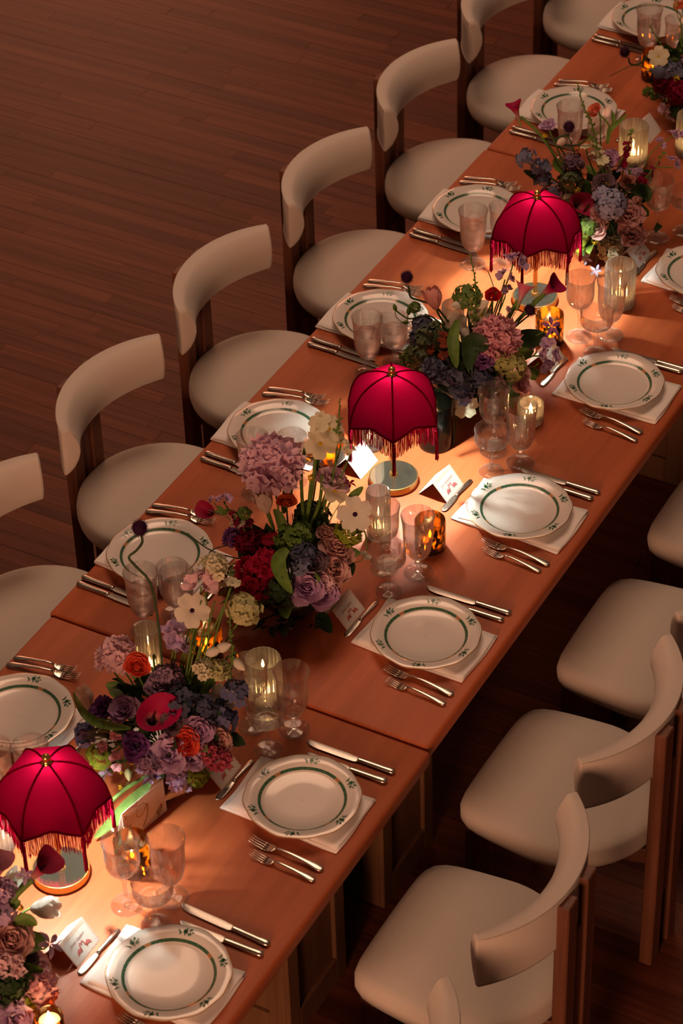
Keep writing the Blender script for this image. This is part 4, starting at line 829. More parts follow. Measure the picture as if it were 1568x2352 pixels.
(4,'rose','mauve_dark',[(0.563,2.036,1.006)],0.0354,(0.11,-0.33,0.94)),
(4,'stock','mauve',[(0.444,2.080,1.013)],0.02808,(-0.21,-0.21,0.95)),
(4,'hydrangea','grey_green',[(0.450,2.055,0.971)],0.03888,(-0.24,-0.30,0.92)),
(4,'tulip_leaf','dark_green',[(0.647,2.036,1.001),(0.649,2.113,0.950),(0.669,2.115,0.930)],0.026,(0.00,0.00,1.00)),
(4,'hydrangea','green',[(0.648,2.119,0.883)],0.0216,(0.58,-0.06,0.81)),
(4,'stock','peach_pale',[(0.636,2.112,0.922)],0.01836,(0.44,-0.10,0.89)),
(4,'stalk','green',[(0.637,2.154,0.960),(0.649,2.184,0.993),(0.697,2.213,0.995)],0.0018,(0.00,0.00,1.00)),
(5,'allium','dark_purple',[(0.282,2.811,0.960)],0.019,(-0.37,0.32,0.87)),
(5,'allium_stem','stem_dark',[(0.411,2.884,0.958),(0.358,2.855,0.960),(0.327,2.831,0.923),(0.302,2.816,0.921),(0.295,2.812,0.943)],0.003,(0.00,0.00,1.00)),
(5,'green_spike','green',[(0.397,2.871,0.928),(0.375,2.874,0.974),(0.328,2.885,1.028)],0.013,(0.00,0.00,1.00)),
(5,'green_spike','green',[(0.432,2.894,0.955),(0.422,2.920,1.000),(0.406,2.942,1.045)],0.013,(0.00,0.00,1.00)),
(5,'nicotiana','cream',[(0.399,2.800,0.980)],0.0324,(0.21,-0.75,0.62)),
(5,'allium','slate_blue',[(0.410,2.786,0.938)],0.028,(-0.18,-0.59,0.79)),
(5,'stock','burgundy',[(0.427,2.795,0.898)],0.0354,(-0.18,-0.65,0.74)),
(5,'snapdragon_flower','burgundy',[(0.473,2.779,0.911)],0.03068,(-0.00,-0.67,0.75)),
(5,'stock','burgundy',[(0.489,2.768,0.886)],0.0354,(0.05,-0.73,0.68)),
(5,'sweet_pea','pink_lilac',[(0.425,2.783,0.840)],0.03776,(-0.22,-0.79,0.58)),
(5,'sweet_pea','pink_lilac',[(0.461,2.750,0.830)],0.03672,(-0.05,-0.85,0.52)),
(5,'lisianthus','lilac',[(0.498,2.764,0.869)],0.03304,(0.08,-0.77,0.63)),
(5,'hydrangea','green',[(0.399,2.790,0.860)],0.02376,(-0.30,-0.71,0.64)),
(5,'hydrangea','green',[(0.373,2.783,0.860)],0.01728,(-0.36,-0.69,0.63)),
(5,'hydrangea','dark_green',[(0.496,2.752,0.840)],0.0324,(0.08,-0.83,0.54)),
(5,'ranunculus','salmon',[(0.402,2.961,1.077)],0.03024,(-0.13,-0.08,0.99)),
(5,'bud','tan',[(0.386,2.951,1.075)],0.018,(-0.16,-0.11,0.98)),
(5,'button','yellow',[(0.467,2.789,0.927)],0.01,(-0.02,-0.62,0.79)),
(5,'delphinium','slate_blue',[(0.437,2.810,0.938)],0.0354,(-0.12,-0.55,0.83)),
(5,'stock','mauve',[(0.432,2.891,0.911)],0.03024,(-0.24,-0.34,0.91)),
(5,'stalk','green',[(0.352,2.953,0.820),(0.305,2.850,0.900),(0.182,2.938,0.785)],0.0014,(0.00,0.00,1.00)),
(5,'tulip_leaf','dark_green',[(0.414,2.881,0.927),(0.396,2.870,0.946),(0.373,2.862,0.957)],0.012,(0.00,0.00,1.00)),
(5,'tulip_leaf','dark_green',[(0.420,2.884,0.927),(0.428,2.900,0.966),(0.425,2.918,0.994)],0.012,(0.00,0.00,1.00)),
(0,'calla','wine',[(0.643,-0.935,1.055)],0.04968,(0.50,0.56,0.66)),
(0,'stalk','green',[(0.575,-1.047,0.945),(0.602,-0.998,0.997),(0.629,-0.959,1.032)],0.007,(0.00,0.00,1.00)),
(0,'calla','mauve_calla',[(0.562,-0.979,1.058)],0.04536,(0.05,0.54,0.84)),
(0,'tulip','white_blush',[(0.586,-0.888,0.855)],0.034,(0.91,0.27,0.31)),
(0,'tulip','white',[(0.518,-0.892,0.900)],0.032,(0.37,0.46,0.81)),
(0,'clematis','lilac',[(0.614,-0.963,1.039)],0.02376,(0.35,0.13,0.93)),
(0,'rose','dusty_pink',[(0.629,-1.055,0.941)],0.05192,(0.53,-0.03,0.85)),
(0,'rose','dusty_pink',[(0.651,-1.009,0.822)],0.04012,(0.81,0.19,0.56)),
(0,'lisianthus','violet',[(0.658,-1.064,0.827)],0.04012,(0.83,-0.05,0.55)),
(0,'stock','pink',[(0.690,-1.057,0.816)],0.0354,(0.86,-0.05,0.50)),
(0,'hydrangea','lime',[(0.681,-1.098,0.806)],0.02832,(0.86,-0.21,0.46)),
(0,'lisianthus','lilac',[(0.689,-1.151,0.822)],0.04012,(0.78,-0.39,0.49)),
(0,'stock','lilac',[(0.654,-1.136,0.835)],0.04012,(0.75,-0.36,0.55)),
(0,'clematis','mauve',[(0.675,-0.989,0.888)],0.0324,(0.68,0.16,0.71)),
(0,'clematis','mauve',[(0.605,-0.992,0.926)],0.0236,(0.48,0.19,0.86)),
(0,'tulip_leaf','green',[(0.626,-1.018,0.862),(0.628,-1.016,0.915),(0.624,-1.008,0.965)],0.014,(0.00,0.00,1.00)),
(0,'tulip_leaf','green',[(0.613,-1.022,0.954),(0.635,-1.005,0.961),(0.657,-1.000,0.947)],0.012,(0.00,0.00,1.00)),
(0,'tulip_leaf','green',[(0.593,-1.022,0.970),(0.605,-1.005,0.986),(0.617,-0.993,0.993)],0.012,(0.00,0.00,1.00)),
(0,'stock','pale_pink',[(0.645,-1.093,0.914)],0.03304,(0.60,-0.16,0.78)),
(0,'rose','mauve_dark',[(0.644,-1.020,0.860)],0.0236,(0.72,0.13,0.68)),
(0,'hydrangea','dark_green',[(0.652,-1.117,0.882)],0.0472,(0.67,-0.26,0.69)),
(0,'delphinium','lilac',[(0.583,-1.029,0.985)],0.0354,(0.34,0.04,0.94)),
(0,'stock','lilac',[(0.579,-1.000,1.014)],0.02808,(0.30,0.09,0.95)),
(0,'button','yellow',[(0.618,-1.000,0.981)],0.009,(0.43,0.10,0.90)),
]
BOWLS=[(0.5, -1.09), (0.53, -0.31), (0.53, 0.29), (0.54, 1.24), (0.555, 2.1), (0.5, 2.93)]
# ------------------------------------------------------------------ candles
def flame_mesh():
    return MB().lathe([(.0004, 0), (.0030, .003), (.0042, .008), (.0034, .014), (.0016, .020), (.0003, .025)], 10).mesh('flame')
FLM = flame_mesh()
WICK = MB().tube([(0, 0, 0), (.0003, 0, .006)], .0007, 5).mesh('wick')
def disc(r, h, b=.0015): return MB().lathe([(.0005, 0), (r-b, 0), (r, b), (r, h-b), (r-b, h), (.0005, h-.001)], 32)
def fluted(rad, h, wall=.0042, n=22):
    out = [(rad*.90, 0), (rad*.97, .003), (rad, .010), (rad, h*.5), (rad, h-.004), (rad*.985, h)]
    inner = [(rad-wall, h), (rad-wall, h*.5), (rad-wall, .014), (rad-wall-.004, .010)]
    def rf(i, r, z, t): return 1+(.042*cos(n*t) if 1 <= i <= 5 else 0)
    return MB().lathe([(.0006, 0)]+out+inner+[(.0006, .010)], n*6, rf).mesh('glass', True, 60)
def tumbler(rad, h, wall=.003):
    return MB().lathe([(.0006, 0), (rad*.93, 0), (rad*.99, .003), (rad, .010), (rad, h-.002), (rad-.001, h), (rad-wall+.0006, h), (rad-wall, h-.002), (rad-wall, .009), (.0006, .007)], 48).mesh('glass', True, 50)
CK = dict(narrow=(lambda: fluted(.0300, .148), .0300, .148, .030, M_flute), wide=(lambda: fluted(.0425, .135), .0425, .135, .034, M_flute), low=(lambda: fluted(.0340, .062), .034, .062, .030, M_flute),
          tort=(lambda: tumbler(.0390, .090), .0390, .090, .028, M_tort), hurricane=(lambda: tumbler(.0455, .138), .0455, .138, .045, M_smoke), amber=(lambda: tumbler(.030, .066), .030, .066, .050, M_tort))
def candle(kind, x, y, label):
    fn, rad, h, wz, mat = CK[kind]; OBST.append((x, y, rad+.004))
    r = empty('votive_candle', (x, y, TZ+.0004), (x*91) % 3); tag(r, label, 'candle', 'lit candles in glass holders')
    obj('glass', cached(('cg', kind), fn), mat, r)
    wr = min(rad-.006, .030)
    w = obj('wax', cached(('wax', kind), lambda: disc(wr, wz-.0105).mesh('wax', True, 40)), M_wax, r, (0, 0, .0105))
    obj('wick', WICK, M_wick, w, (0, 0, wz-.0105)); obj('flame', FLM, M_flame, w, (0, 0, wz-.0105+.004))
for kind, x, y, lab in [
    ('narrow', .345, -.075, 'tall narrow fluted glass candle behind the number 9 arrangement, by the seam'),
    ('wide', .633, -.030, 'wide fluted glass candle behind the goblets of the second right-side setting'),
    ('narrow', .587, .627, 'tall narrow fluted glass candle in front of the middle lamp base'),
    ('wide', .709, 1.834, 'wide fluted glass candle to the right of the far crimson lamp'),
    ('low', .721, 1.232, 'low fluted glass candle behind the goblets of the fourth right-side setting'),
    ('wide', .441, 2.531, 'wide fluted glass candle behind the burgundy snapdragons of the fourth arrangement'),
    ('wide', .571, 2.661, 'wide fluted glass candle cut by the right edge of the photo'),
    ('wide', .337, -.716, 'wide fluted glass candle cut by the left edge, beside the crimson lamp'),
    ('narrow', .396, .945, 'tall narrow fluted glass candle half hidden behind the middle lamp fringe'),
    ('narrow', .387, 1.436, 'tall narrow fluted glass candle hidden behind the third arrangement'),
    ('tort', .429, .046, 'tortoiseshell glass candle behind the stems of the number 9 arrangement'),
    ('tort', .722, .648, 'tortoiseshell glass candle behind the tumbler of the third right-side setting'),
    ('tort', .608, 1.588, 'tortoiseshell glass candle below the base of the far crimson lamp'),
    ('tort', .291, 3.030, 'tortoiseshell glass candle beside the top right arrangement'),
    ('tort', .642, -.628, 'tortoiseshell glass candle behind the goblets of the first right-side setting'),
    ('tort', .330, .838, 'tortoiseshell glass candle behind the white blooms of the second arrangement'),
    ('hurricane', .541, 1.031, 'black smoked glass hurricane candle behind the middle crimson lamp'),
    ('amber', .745, -1.110, 'small amber glass candle with white wax at the bottom edge')]:
    candle(kind, x, y, lab)
# ------------------------------------------------------------------ fringed crimson lamps
RIB = [(.010, .3440), (.024, .3425), (.046, .3375), (.070, .3270), (.092, .3100), (.108, .2870), (.118, .2600), (.1235, .2350), (.1260, .2230)]
def rib_at(s):
    t = s*(len(RIB)-1); i = min(int(t), len(RIB)-2); u = t-i; return (RIB[i][0]*(1-u)+RIB[i+1][0]*u, RIB[i][1]*(1-u)+RIB[i+1][1]*u)
ARCH = .030
def shade_pt(s, d, out=0.):   # d in [-1,1] across a panel; s 0 top .. 1 rim
    lim = 1-.17*(1-abs(d)**1.7)
    r, z = rib_at(s*lim); a = d*pi/6
    sag = 1-.035*(1-d*d)*min(1, s*2)
    rr_ = (r+out)*cos(pi/6)/cos(a)*.55+(r+out)*.45; rr_ = rr_*sag
    return (rr_*cos(a), rr_*sin(a), z)
def make_panel_mesh():
    mb = MB(); ns, nd = 18, 14
    R = [[shade_pt(i/ns, -1+2*j/nd) for j in range(nd+1)] for i in range(ns+1)]
    return mb.rings(R, False).mesh('shade_panel')
def make_rib_mesh():
    return MB().tube([shade_pt(i/20, -1, .0012) for i in range(21)], .0024, 6).mesh('rib_trim')
def make_hem_mesh():
    return MB().tube([shade_pt(1, -1+2*j/20, .001) for j in range(21)], .0027, 6).mesh('hem_braid')
def make_fringe(seed):
    mb = MB(); rg = random.Random(seed)
    for k in range(6):
        for j in range(120):
            d = -1+2*(j+rg.random())/120; x, y, z = shade_pt(1, d); a = k*pi/3; x, y = x*cos(a)-y*sin(a), x*sin(a)+y*cos(a)
            l = rg.uniform(.046, .060); dx, dy = rg.gauss(0, .0016), rg.gauss(0, .0016); w = .00066; n = rg.uniform(0, pi)
            P = [(x, y, z), (x+dx*.4, y+dy*.4, z-l*.5), (x+dx, y+dy, z-l)]
            R = [[(p[0]+w*cos(n+q*2*pi/3), p[1]+w*sin(n+q*2*pi/3), p[2]) for q in range(3)] for p in P]; mb.rings(R)
    return mb.mesh('fringe', False)
def make_tassel():
    mb = MB(); rg = random.Random(2)
    mb.lathe([(.0005, -.012), (.0034, -.013), (.0042, -.018), (.0038, -.026), (.0040, -.030)], 10)
    for k in range(22):
        a = rg.uniform(0, 2*pi); r = .0042*sqrt(rg.random()); P = [(r*cos(a)*.8, r*sin(a)*.8, -.026), (r*cos(a)*1.1, r*sin(a)*1.1, -.06), (r*cos(a)*1.25, r*sin(a)*1.25, -.104+rg.uniform(-.004, .004))]
        mb.tube(P, .0010, 3)
    return mb.mesh('tassel')
LM = dict(panel=make_panel_mesh(), rib=make_rib_mesh(), hem=make_hem_mesh(), tas=make_tassel(), bead=MB().lathe([(.0004, -.0050), (.0034, -.0026), (.0042, 0), (.0034, .0026), (.0004, .0050)], 12).mesh('bead'),
          base=MB().lathe([(.0005, 0), (.0625, 0), (.0640, .0012), (.0640, .0190), (.0630, .0205), (.0612, .0208), (.0608, .0196), (.0005, .0196)], 64).mesh('base', True, 40),
          mir=MB().lathe([(.0005, .0190), (.0606, .0190), (.0606, .0203), (.0005, .0203)], 64).mesh('mirror_top', True, 40),
          pole=MB().lathe([(.0005, .020), (.0110, .020), (.0110, .0235), (.0085, .0240), (.0085, .0270), (.0100, .0275), (.0100, .0300), (.0062, .0310), (.0062, .285), (.0090, .286), (.0090, .300), (.0005, .301)], 24).mesh('pole', True, 40),
          fin=MB().lathe([(.0005, .338), (.0125, .3385), (.0130, .3425), (.0110, .3465), (.0065, .3490), (.0080, .3515), (.0098, .3560), (.0092, .3610), (.0060, .3645), (.0005, .3660)], 24).mesh('finial'),
          bulb=MB().lathe([(.0005, .300), (.0070, .300), (.0085, .304), (.0135, .312), (.0145, .319), (.0115, .327), (.0005, .3300)], 16).mesh('bulb'))
def lamp(x, y, rz, label, seed):
    r = empty('table_lamp', (x, y, TZ+.0004), rz); tag(r, label, 'lamp', 'crimson fringed table lamps')
    b = obj('base', LM['base'], M_brass, r); obj('mirror_top', LM['mir'], M_mirror, b); obj('pole', LM['pole'], M_brass, r); obj('bulb', LM['bulb'], M_bulb, r); obj('finial', LM['fin'], M_brass, r)
    sh = empty('shade'); sh.parent = r
    for k in range(6):
        a = k*pi/3; obj('shade_panel', LM['panel'], M_shade, sh, (0, 0, 0), (0, 0, a)); obj('rib_trim', LM['rib'], M_trim, sh, (0, 0, 0), (0, 0, a)); obj('hem_braid', LM['hem'], M_trim, sh, (0, 0, 0), (0, 0, a))
        p = shade_pt(1, -1, .001); t = obj('tassel', LM['tas'], M_fringe, r, (p[0]*cos(a)-p[1]*sin(a), p[0]*sin(a)+p[1]*cos(a), p[2])); obj('bead', LM['bead'], M_trim, t, (0, 0, -.008))
    f = obj('fringe', make_fringe(seed), M_fringe, sh); f['kind'] = 'stuff'
AZ = radians(-60.07)
lamp(.510, -.716, AZ+radians(4), 'crimson fringed lamp with mirrored base, nearest the bottom left corner', 1)
lamp(.516, .842, AZ+radians(29), 'crimson fringed lamp with mirrored base, in the middle of the table', 2)
lamp(.490, 1.744, AZ+radians(8), 'crimson fringed lamp with mirrored base, farthest up the table', 3)
# ------------------------------------------------------------------ flowers
def petal(L_, W_, a0, a1, cup=.25, ruf=0., ph=0., shape=.55, nu=4, nv=4, tipw=.25):
    """petal rising from the origin along +y; a0/a1 = elevation at foot and tip (degrees)"""
    R = []; y = z = 0.
    for i in range(nv+1):
        v = i/nv
        if i:
            a = radians(a0+(a1-a0)*(v-.5/nv)); y += cos(a)*L_/nv; z += sin(a)*L_/nv
        w = W_*(.12+.88*min(1, v/shape)**.7)*(1 if v < shape else (1-(1-tipw)*((v-shape)/(1-shape))**2.2))
        a = radians(a0+(a1-a0)*v); row = []
        for j in range(nu+1):
            u = -1+2*j/nu; c_ = cup*w*u*u; rf_ = ruf*v*v*sin(u*4.2+ph+v*2)
            row.append((u*w, y-sin(a)*(c_+rf_), z+cos(a)*(c_+rf_)))
        R.append(row)
    return MB().rings(R, False)
def rosette(spec, dz=0.):
    """spec: (angle, radius, height, petal) list"""
    mb = MB()
    for a, r, h, p in spec: mb.join(p, Matrix.Rotation(a, 4, 'Z') @ Matrix.Translation((0, r, h+dz)))
    return mb
def k_rose(seed, n=22, open_=1.):
    rg = random.Random(seed); sp = []
    for i in range(n):
        t = i/(n-1); sp.append((i*2.4+rg.uniform(-.15, .15), .02+.16*t, -.05*t, petal(.62+.42*t, .26+.42*t, 86-46*t*open_, 112-128*t*open_, .42-.1*t, .03+.05*t, rg.uniform(0, 6))))
    return rosette(sp, -.42)
def k_lisianthus(seed):
    rg = random.Random(seed); sp = []
    for i in range(13):
        t = i/12; sp.append((i*2.4+rg.uniform(-.2, .2), .03+.06*t, 0, petal(.75+.4*t, .32+.40*t, 80-38*t, 70-85*t, .25, .10+.07*t, rg.uniform(0, 6), nu=6)))
    return rosette(sp, -.5)
def k_peony(seed):
    rg = random.Random(seed); f = rosette([(k*2.2+rg.uniform(-.3, .3), .02, 0, petal(.46, .30, 62, 18, .2, .13, rg.uniform(0, 6), .65, 4, 3, .75)) for k in range(3)])
    mb = ball(f, 58, seed, .60, -.45, .88)
    for i in range(9): mb.join(petal(.95, .50, 5, 25, .25, .08, i, .6, 4, 4, .6), Matrix.Rotation(i*2*pi/9, 4, 'Z') @ Matrix.Translation((0, .12, -.45)))
    return mb
def k_ranunculus(seed):
    rg = random.Random(seed); sp = []
    for i in range(40):
        t = i/39; sp.append((i*2.4, .03+.30*t, -.04*t, petal(.42+.30*t, .22+.30*t, 84-40*t, 140-125*t, .5-.2*t, .015, rg.uniform(0, 6))))
    return rosette(sp, -.30)
def k_tulip(seed):
    rg = random.Random(seed); sp = []
    for i in range(6): sp.append((i*pi/3+rg.uniform(-.1, .1), .10+.05*(i % 2), 0, petal(2.0, .62, 48, 104+rg.uniform(-10, 6), .38, .04, rg.uniform(0, 6), shape=.5, nv=7, tipw=.18)))
    return rosette(sp, -.85)
def k_calla():
    R = []; nv, nu = 12, 26
    for i in range(nv+1):
        v = i/nv; row = []
        for j in range(nu+1):
            a = -pi+2*pi*j/nu; f = max(0, v-.45)/.55
            front = (1+cos(a))/2                       # a = 0: the long lip with the tip
            r = .10+.30*v**1.3+f**2*(.42+.38*front**2.5)
            zz = -1.25+1.55*v+f*f*(.42*front-.32*(1-front))-f**3*.30*front**6
            sp_ = 1-.16*(abs(a)/pi)**6*v
            row.append((r*sin(a)*sp_, r*cos(a)*1.0+f*f*.22*front, zz))
        R.append(row)
    return MB().rings(R, False)
def k_spadix(): return MB().tube([(0, -.03, -1.0), (0, -.03, -.4), (0, -.02, .12)], [.07, .085, .05], 8)
def k_allium(seed):
    rg = random.Random(seed); mb = MB(); mb.lathe([(.02, -.78), (.45, -.6), (.72, -.2), (.74, .2), (.5, .6), (.02, .78)], 12)
    for i in range(190):
        z = 1-2*(i+.5)/190; a = i*2.39996; r = sqrt(max(0, 1-z*z)); d = Vector((r*cos(a), r*sin(a), z*1.08)); L_ = rg.uniform(.92, 1.14)
        x = d.orthogonal().normalized()*.055; y_ = d.cross(x).normalized()*.055; b = d*.55
        mb.add([b+x, b-.5*x+.87*y_, b-.5*x-.87*y_, d*L_], [(0, 1, 3), (1, 2, 3), (2, 0, 3)])
    return mb
def floret(n=4, L_=.24, W_=.13, a0=12, a1=-5, tip=.35): return rosette([(k*2*pi/n, .015, 0, petal(L_, W_, a0, a1, .12, .0, 0, .6, 2, 2, tip)) for k in range(n)])
def ball(fl, n, seed, rmin=.80, zmin=-.55, flat=1.):
    rg = random.Random(seed); mb = MB()
    for i in range(n):
        z = 1-(1-zmin)*(i+.5)/n; a = i*2.39996+rg.uniform(-.2, .2); r = sqrt(max(0, 1-z*z)); d = Vector((r*cos(a), r*sin(a), z*flat)); dn = (d+Vector((rg.gauss(0, .2), rg.gauss(0, .2), rg.gauss(0, .2)))).normalized()
        mb.join(fl, Matrix.Translation(d*rg.uniform(rmin, 1.)) @ dn.to_track_quat('Z', 'Y').to_matrix().to_4x4() @ Matrix.Rotation(rg.uniform(0, 6), 4, 'Z') @ Matrix.Scale(rg.uniform(.8, 1.15), 4))
    return mb
def k_hydrangea(seed): return ball(floret(4, .25, .145), 64, seed, .72, -.6, .85)
def k_delphinium(seed): return ball(floret(5, .46, .24, 22, -8), 15, seed, .45, -.2, .7)
def k_stock(seed):
    rg = random.Random(seed); f = rosette([(k*2*pi/4+rg.uniform(-.2, .2), .02, 0, petal(.50, .34, 35, -10, .12, .14, rg.uniform(0, 6), .65, 4, 3, .7)) for k in range(4)]+[(k*2.1, .0, .04, petal(.30, .2, 70, 40, .2, .1, k, .6, 3, 2, .6)) for k in range(3)])
    return ball(f, 13, seed, .45, -.15, .75)
def k_sweetpea(seed):
    rg = random.Random(seed); mb = MB()
    f = rosette([(-.55, 0, 0, petal(.80, .52, 70, 18, .10, .12, 0, .62, 5, 4, .75)), (.55, 0, 0, petal(.80, .52, 70, 18, .10, .12, 2, .62, 5, 4, .75)), (pi-.5, 0, 0, petal(.5, .26, 55, 30, .3, .05, 1, .6, 3, 3, .5)), (pi+.5, 0, 0, petal(.5, .26, 55, 30, .3, .05, 4, .6, 3, 3, .5))])
    for k in range(4):
        d = Vector((rg.gauss(0, .6), rg.gauss(0, .6), .75)).normalized()
        mb.join(f, Matrix.Translation(d*.42-Vector((0, 0, .35))) @ d.to_track_quat('Z', 'Y').to_matrix().to_4x4() @ Matrix.Rotation(rg.uniform(0, 6), 4, 'Z') @ Matrix.Scale(rg.uniform(.75, .95), 4))
    return mb
def k_nicotiana(seed):
    rg = random.Random(seed); return rosette([(k*2*pi/5+rg.uniform(-.08, .08), .05, 0, petal(.98, .46, 25, -18, .06, .05, rg.uniform(0, 6), .62, 6, 5, .62)) for k in range(5)]).join(MB().tube([(0, 0, -.75), (0, 0, -.3), (0, 0, .02)], [.06, .08, .14], 8))
def k_clematis(seed):
    rg = random.Random(seed); return rosette([(k*2*pi/5+rg.uniform(-.15, .15), .06, 0, petal(1.0, .21, 20, -30+rg.uniform(-20, 30), .2, .04, rg.uniform(0, 6), .4, 3, 5, .04)) for k in range(5)])
def k_snapflower(seed):
    rg = random.Random(seed); return rosette([(-.6, 0, 0, petal(.9, .45, 60, -10, .1, .14, 1, .65, 4, 4, .7)), (.6, 0, 0, petal(.9, .45, 60, -10, .1, .14, 3, .65, 4, 4, .7)), (pi, 0, 0, petal(.8, .5, 40, -35, .2, .12, 0, .65, 4, 4, .7)), (pi-1.1, 0, 0, petal(.7, .38, 45, -20, .2, .1, 2, .65, 4, 3, .6)), (pi+1.1, 0, 0, petal(.7, .38, 45, -20, .2, .1, 5, .65, 4, 3, .6))], -.3)
def k_bud(): return MB().lathe([(.02, -.9), (.32, -.7), (.55, -.2), (.50, .3), (.25, .8), (.02, 1.05)], 10)
def k_button(seed): return ball(floret(5, .55, .28, 25, 5), 7, seed, .5, .0, .6)
KM = dict(rose=lambda s: k_rose(s), lisianthus=k_lisianthus, peony=k_peony, ranunculus=k_ranunculus, tulip=k_tulip, calla=lambda s: k_calla(), allium=k_allium, hydrangea=k_hydrangea, delphinium=k_delphinium, stock=k_stock, sweet_pea=k_sweetpea, nicotiana=k_nicotiana, clematis=k_clematis, snapdragon_flower=k_snapflower, bud=lambda s: k_bud(), button=k_button)
PN = dict(rose='rose', lisianthus='lisianthus', peony='peony', ranunculus='ranunculus', tulip='tulip', calla='calla_lily', allium='drumstick_allium', hydrangea='hydrangea', delphinium='delphinium', stock='stock_flower', sweet_pea='sweet_pea', nicotiana='tobacco_flower', clematis='clematis', snapdragon_flower='snapdragon_bloom', bud='flower_bud', button='button_flower')
CENT = MB().lathe([(.01, .06), (.10, .05), (.17, .02), (.16, -.06)], 10).mesh('flower_centre')
SPAD = k_spadix().mesh('spadix')
def leaf_patch(P, w, fold=.35, nv=10):
    """strap or oval leaf along a spline"""
    Q = spline(P, nv); R = []
    for i, p in enumerate(Q):
        t = (Q[min(i+1, nv)]-Q[max(i-1, 0)]).normalized(); x = t.cross(Vector((.35, -.6, .72)))
        x = x.normalized() if x.length > 1e-3 else t.orthogonal().normalized()
        n = x.cross(t); v = i/nv; ww = w*(sin(pi*(.06+.92*v)))**.75
        R.append([p+x*(u*ww)+n*(fold*ww*u*u) for u in (-1, -.5, 0, .5, 1)])
    return MB().rings(R, False)
LEAF = [leaf_patch([(0, 0, 0), (.3, .02*k, .12), (.65, -.03*k, .12), (1, 0, -.02)], .26+.03*k, .3, 6).mesh('leaf') for k in range(3)]
BOWL = MB().lathe([(.0005, 0), (.045, 0), (.047, .004), (.036, .014), (.040, .020), (.072, .034), (.092, .058), (.098, .080), (.0965, .083), (.094, .080), (.086, .060), (.0005, .045)], 40).mesh('bowl_vase', True, 50)
AL = ['mixed flower arrangement with pale tulip and dusty roses in the bottom left corner', 'mixed flower arrangement with orange ranunculus and a magenta calla, behind the number 9 card', 'mixed flower arrangement with orange ranunculus, peach tulip and crimson stock in the middle', 'mixed flower arrangement with a round pink peony between the two upper lamps', 'mixed flower arrangement with burgundy snapdragons beyond the far lamp', 'mixed flower arrangement cut by the top right edge of the photo']
ROOTS = []
for a, (bx, by) in enumerate(BOWLS):
    r = empty('flower_arrangement', (bx, by, TZ)); tag(r, AL[a], 'flower arrangement', 'flower arrangements down the table'); ROOTS.append(r)
    obj('bowl_vase', BOWL, M_vase, r, (0, 0, .0006))
    near = [(ox-bx, oy-by, orr) for ox, oy, orr in OBST+[(.60, -.51, .085), (.65, 2.06, .06), (.644, 1.49, .06), (.65, .32, .06)] if abs(ox-bx) < .4 and abs(oy-by) < .4]
    clear = lambda p, m=0.: all((p.x-ox)**2+(p.y-oy)**2 > (orr+m)**2 for ox, oy, orr in near)
    rg = random.Random(20+a); mb = MB()
    RX, RY, RZ = .15, .16, .15
    for i in range(150):      # small dark filler foliage inside the mound
        z = rg.uniform(-.15, .95); t = rg.uniform(0, 2*pi); q = sqrt(max(0, 1-z*z)); k = rg.uniform(.45, .92); p = Vector((RX*q*cos(t)*k, RY*q*sin(t)*k, .07+RZ*z*k)); d = Vector((q*cos(t), q*sin(t), z+.3))+Vector((rg.gauss(0, .4), rg.gauss(0, .4), rg.gauss(0, .3))); d.normalize()
        s_ = rg.uniform(.028, .055)
        if not clear(p+d*s_, .012) or not clear(p, .012): continue
        e = d.orthogonal().normalized()*s_*.30; n = d.cross(e).normalized()*s_*.1
        mb.add([p, p+d*s_*.5+e+n, p+d*s_, p+d*s_*.5-e+n, p+d*s_*.5-n*.5], [(0, 1, 4), (1, 2, 4), (2, 3, 4), (3, 0, 4)])
    f = obj('foliage', mb.mesh('foliage', False), petal_mat('dark_green'), r); f['kind'] = 'stuff'
    for i in range(28):
        z = rg.uniform(-.1, .75); t = 2*pi*i/28*3+rg.uniform(-.2, .2); q = sqrt(1-z*z); p = Vector((RX*q*cos(t)*.8, RY*q*sin(t)*.8, .075+RZ*z*.8)); d = Vector((q*cos(t), q*sin(t), z*.5+.12)).normalized(); s_ = rg.uniform(.05, .075)
        if not (clear(p, .02) and clear(p+d*s_*.5, .02) and clear(p+d*s_, .015)): continue
        M = Matrix.Translation(p) @ (d.to_track_quat('X', 'Z')).to_matrix().to_4x4() @ Matrix.Rotation(rg.uniform(-.6, .6), 4, 'X') @ Matrix.Scale(s_, 4)
        obj('leaf', LEAF[i % 3], petal_mat(rg.choice(('dark_green', 'green', 'green', 'grey_green'))), r, M=M)
fr = random.Random(77)
LIPDOWN = [i for i, q in enumerate(FLOWERS) if q[1] == 'calla' and ((q[0] == 1 and q[2] == 'magenta') or (q[0] == 4 and q[2] == 'wine'))]
def stem_for(o, M, root, p_loc, n, rad):
    base = Vector((p_loc.x*.18, p_loc.y*.18, .075)); dist = (p_loc-base).length
    if dist < .06: return
    P = spline([base, base.lerp(p_loc, .45)+Vector((0, 0, .02)), p_loc-n*.035, p_loc-n*.006], 8)
    s = obj('stem', MB().tube(P, rad, 5).mesh('stem'), petal_mat('green'), o); s.matrix_parent_inverse = M.inverted()
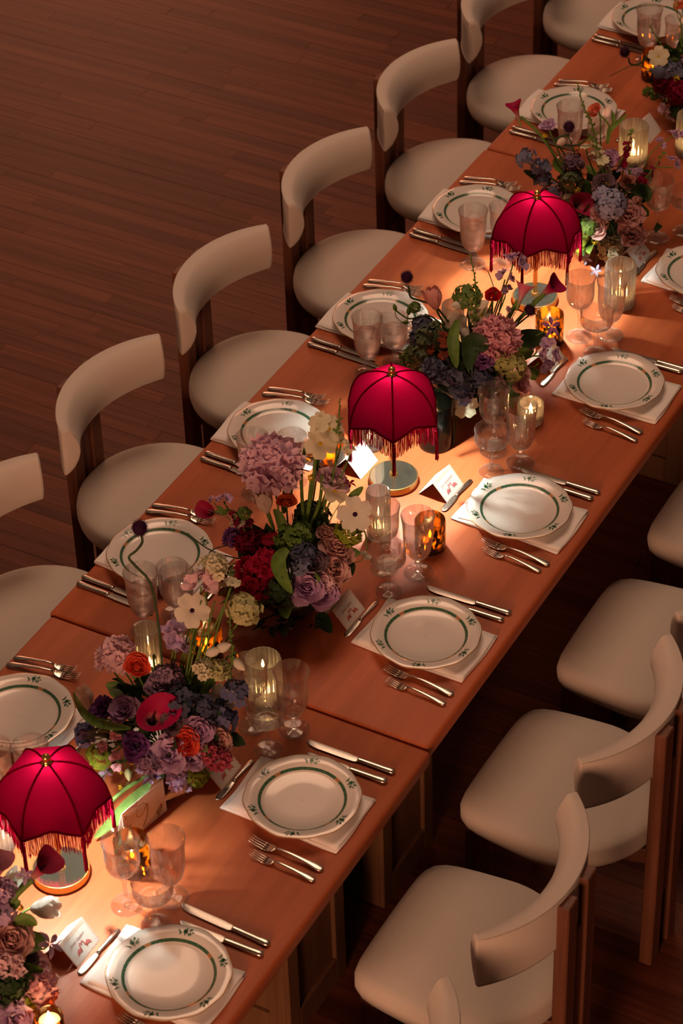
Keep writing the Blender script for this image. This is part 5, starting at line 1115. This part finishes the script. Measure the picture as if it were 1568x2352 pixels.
for idx, (a, kind, col, P, size, nrm) in enumerate(FLOWERS):
    root = ROOTS[a]; rl = Vector((*BOWLS[a], TZ)); Q = [Vector(p)-rl for p in P]
    if kind in KM:
        var = idx % (3 if kind in ('rose', 'stock', 'sweet_pea', 'lisianthus', 'nicotiana', 'hydrangea', 'delphinium', 'snapdragon_flower') else 2)
        me = cached((kind, var), lambda: KM[kind](11+var*5).mesh(PN[kind]))
        n = Vector(nrm).normalized(); quat = n.to_track_quat('Z', 'Y')
        spin = fr.uniform(0, 6.28)
        if kind == 'calla':   # open side towards the camera
            cd = (Vector((3.1, -3.95, 4.3))-Vector(P[0])).normalized(); yv = (cd-n*cd.dot(n))
            if idx in LIPDOWN: yv = Vector((-.30, .52, -.80)).lerp(Vector((0, 0, -1)), .3); yv = -(yv-n*yv.dot(n))*-1
            yv = (-1 if idx not in LIPDOWN else 1)*yv.normalized(); xv = yv.cross(n); Rm = Matrix((xv, yv, n)).transposed().to_4x4(); spin = 0
        else: Rm = quat.to_matrix().to_4x4()
        M = Matrix.Translation(Q[0]) @ Rm @ Matrix.Rotation(spin, 4, 'Z') @ (Matrix.Diagonal((size*.68, size*.68, size*1.12, 1)) if kind == 'calla' and idx not in LIPDOWN else Matrix.Scale(size, 4))
        mat = calla_mat(col) if kind == 'calla' else petal_mat(col)
        o = obj(PN[kind], me, mat, root, M=M)
        if kind == 'nicotiana': obj('flower_centre', CENT, petal_mat('dark_purple' if col == 'white' else 'yellow'), o)
        if kind == 'calla': obj('spadix', SPAD, petal_mat('dark_purple'), o)
        if kind in ('rose', 'peony', 'ranunculus', 'tulip', 'nicotiana', 'sweet_pea', 'clematis', 'hydrangea', 'snapdragon_flower', 'lisianthus', 'stock', 'bud', 'button', 'delphinium') and not (kind == 'sweet_pea' and a == 4):
            stem_for(o, M, root, Q[0], n, .0030 if kind == 'tulip' else (.0022 if size > .02 else .0010))
    elif kind in ('stalk', 'allium_stem'):
        obj('stem', MB().tube(spline(Q, 24), size, 6).mesh('stem'), petal_mat(col), root)
    elif kind == 'tulip_leaf':
        obj('leaf', leaf_patch(Q, size, .4, 12).mesh('leaf'), petal_mat(col), root)
    elif kind in ('green_spike', 'snapdragon'):
        sp = spline(Q, 20); st = obj('flower_spike', MB().tube(sp, [.0030*(1-.6*i/20) for i in range(21)], 6).mesh('flower_spike'), petal_mat('green'), root)
        L_ = sum((sp[i+1]-sp[i]).length for i in range(20)); nn = max(6, int(L_/(.0075 if kind == 'green_spike' else .013)))
        for i in range(nn):
            t = (i+.5)/nn; k = min(19, int(t*20)); p = sp[k].lerp(sp[k+1], t*20-k); ax = (sp[min(20, k+1)]-sp[max(0, k-1)]).normalized(); x = ax.orthogonal().normalized(); y_ = ax.cross(x); aa = i*2.4
            d = (x*cos(aa)+y_*sin(aa)+ax*(.5+.6*t)).normalized(); s_ = size*(1.15-.75*t)*fr.uniform(.85, 1.15)
            if kind == 'green_spike': obj('floret', cached('budmesh', lambda: k_bud().mesh('floret')), petal_mat('green'), st, M=Matrix.Translation(p+d*s_*.62) @ d.to_track_quat('Z', 'Y').to_matrix().to_4x4() @ Matrix.Scale(s_*.52, 4))
            else: obj('floret', cached(('snapdragon_flower', 0), lambda: k_snapflower(11).mesh('snapdragon_bloom')), petal_mat(col if t < .8 else 'green'), st, M=Matrix.Translation(p+d*s_*.5) @ d.to_track_quat('Z', 'Y').to_matrix().to_4x4() @ Matrix.Rotation(aa, 4, 'Z') @ Matrix.Scale(s_*.85, 4))
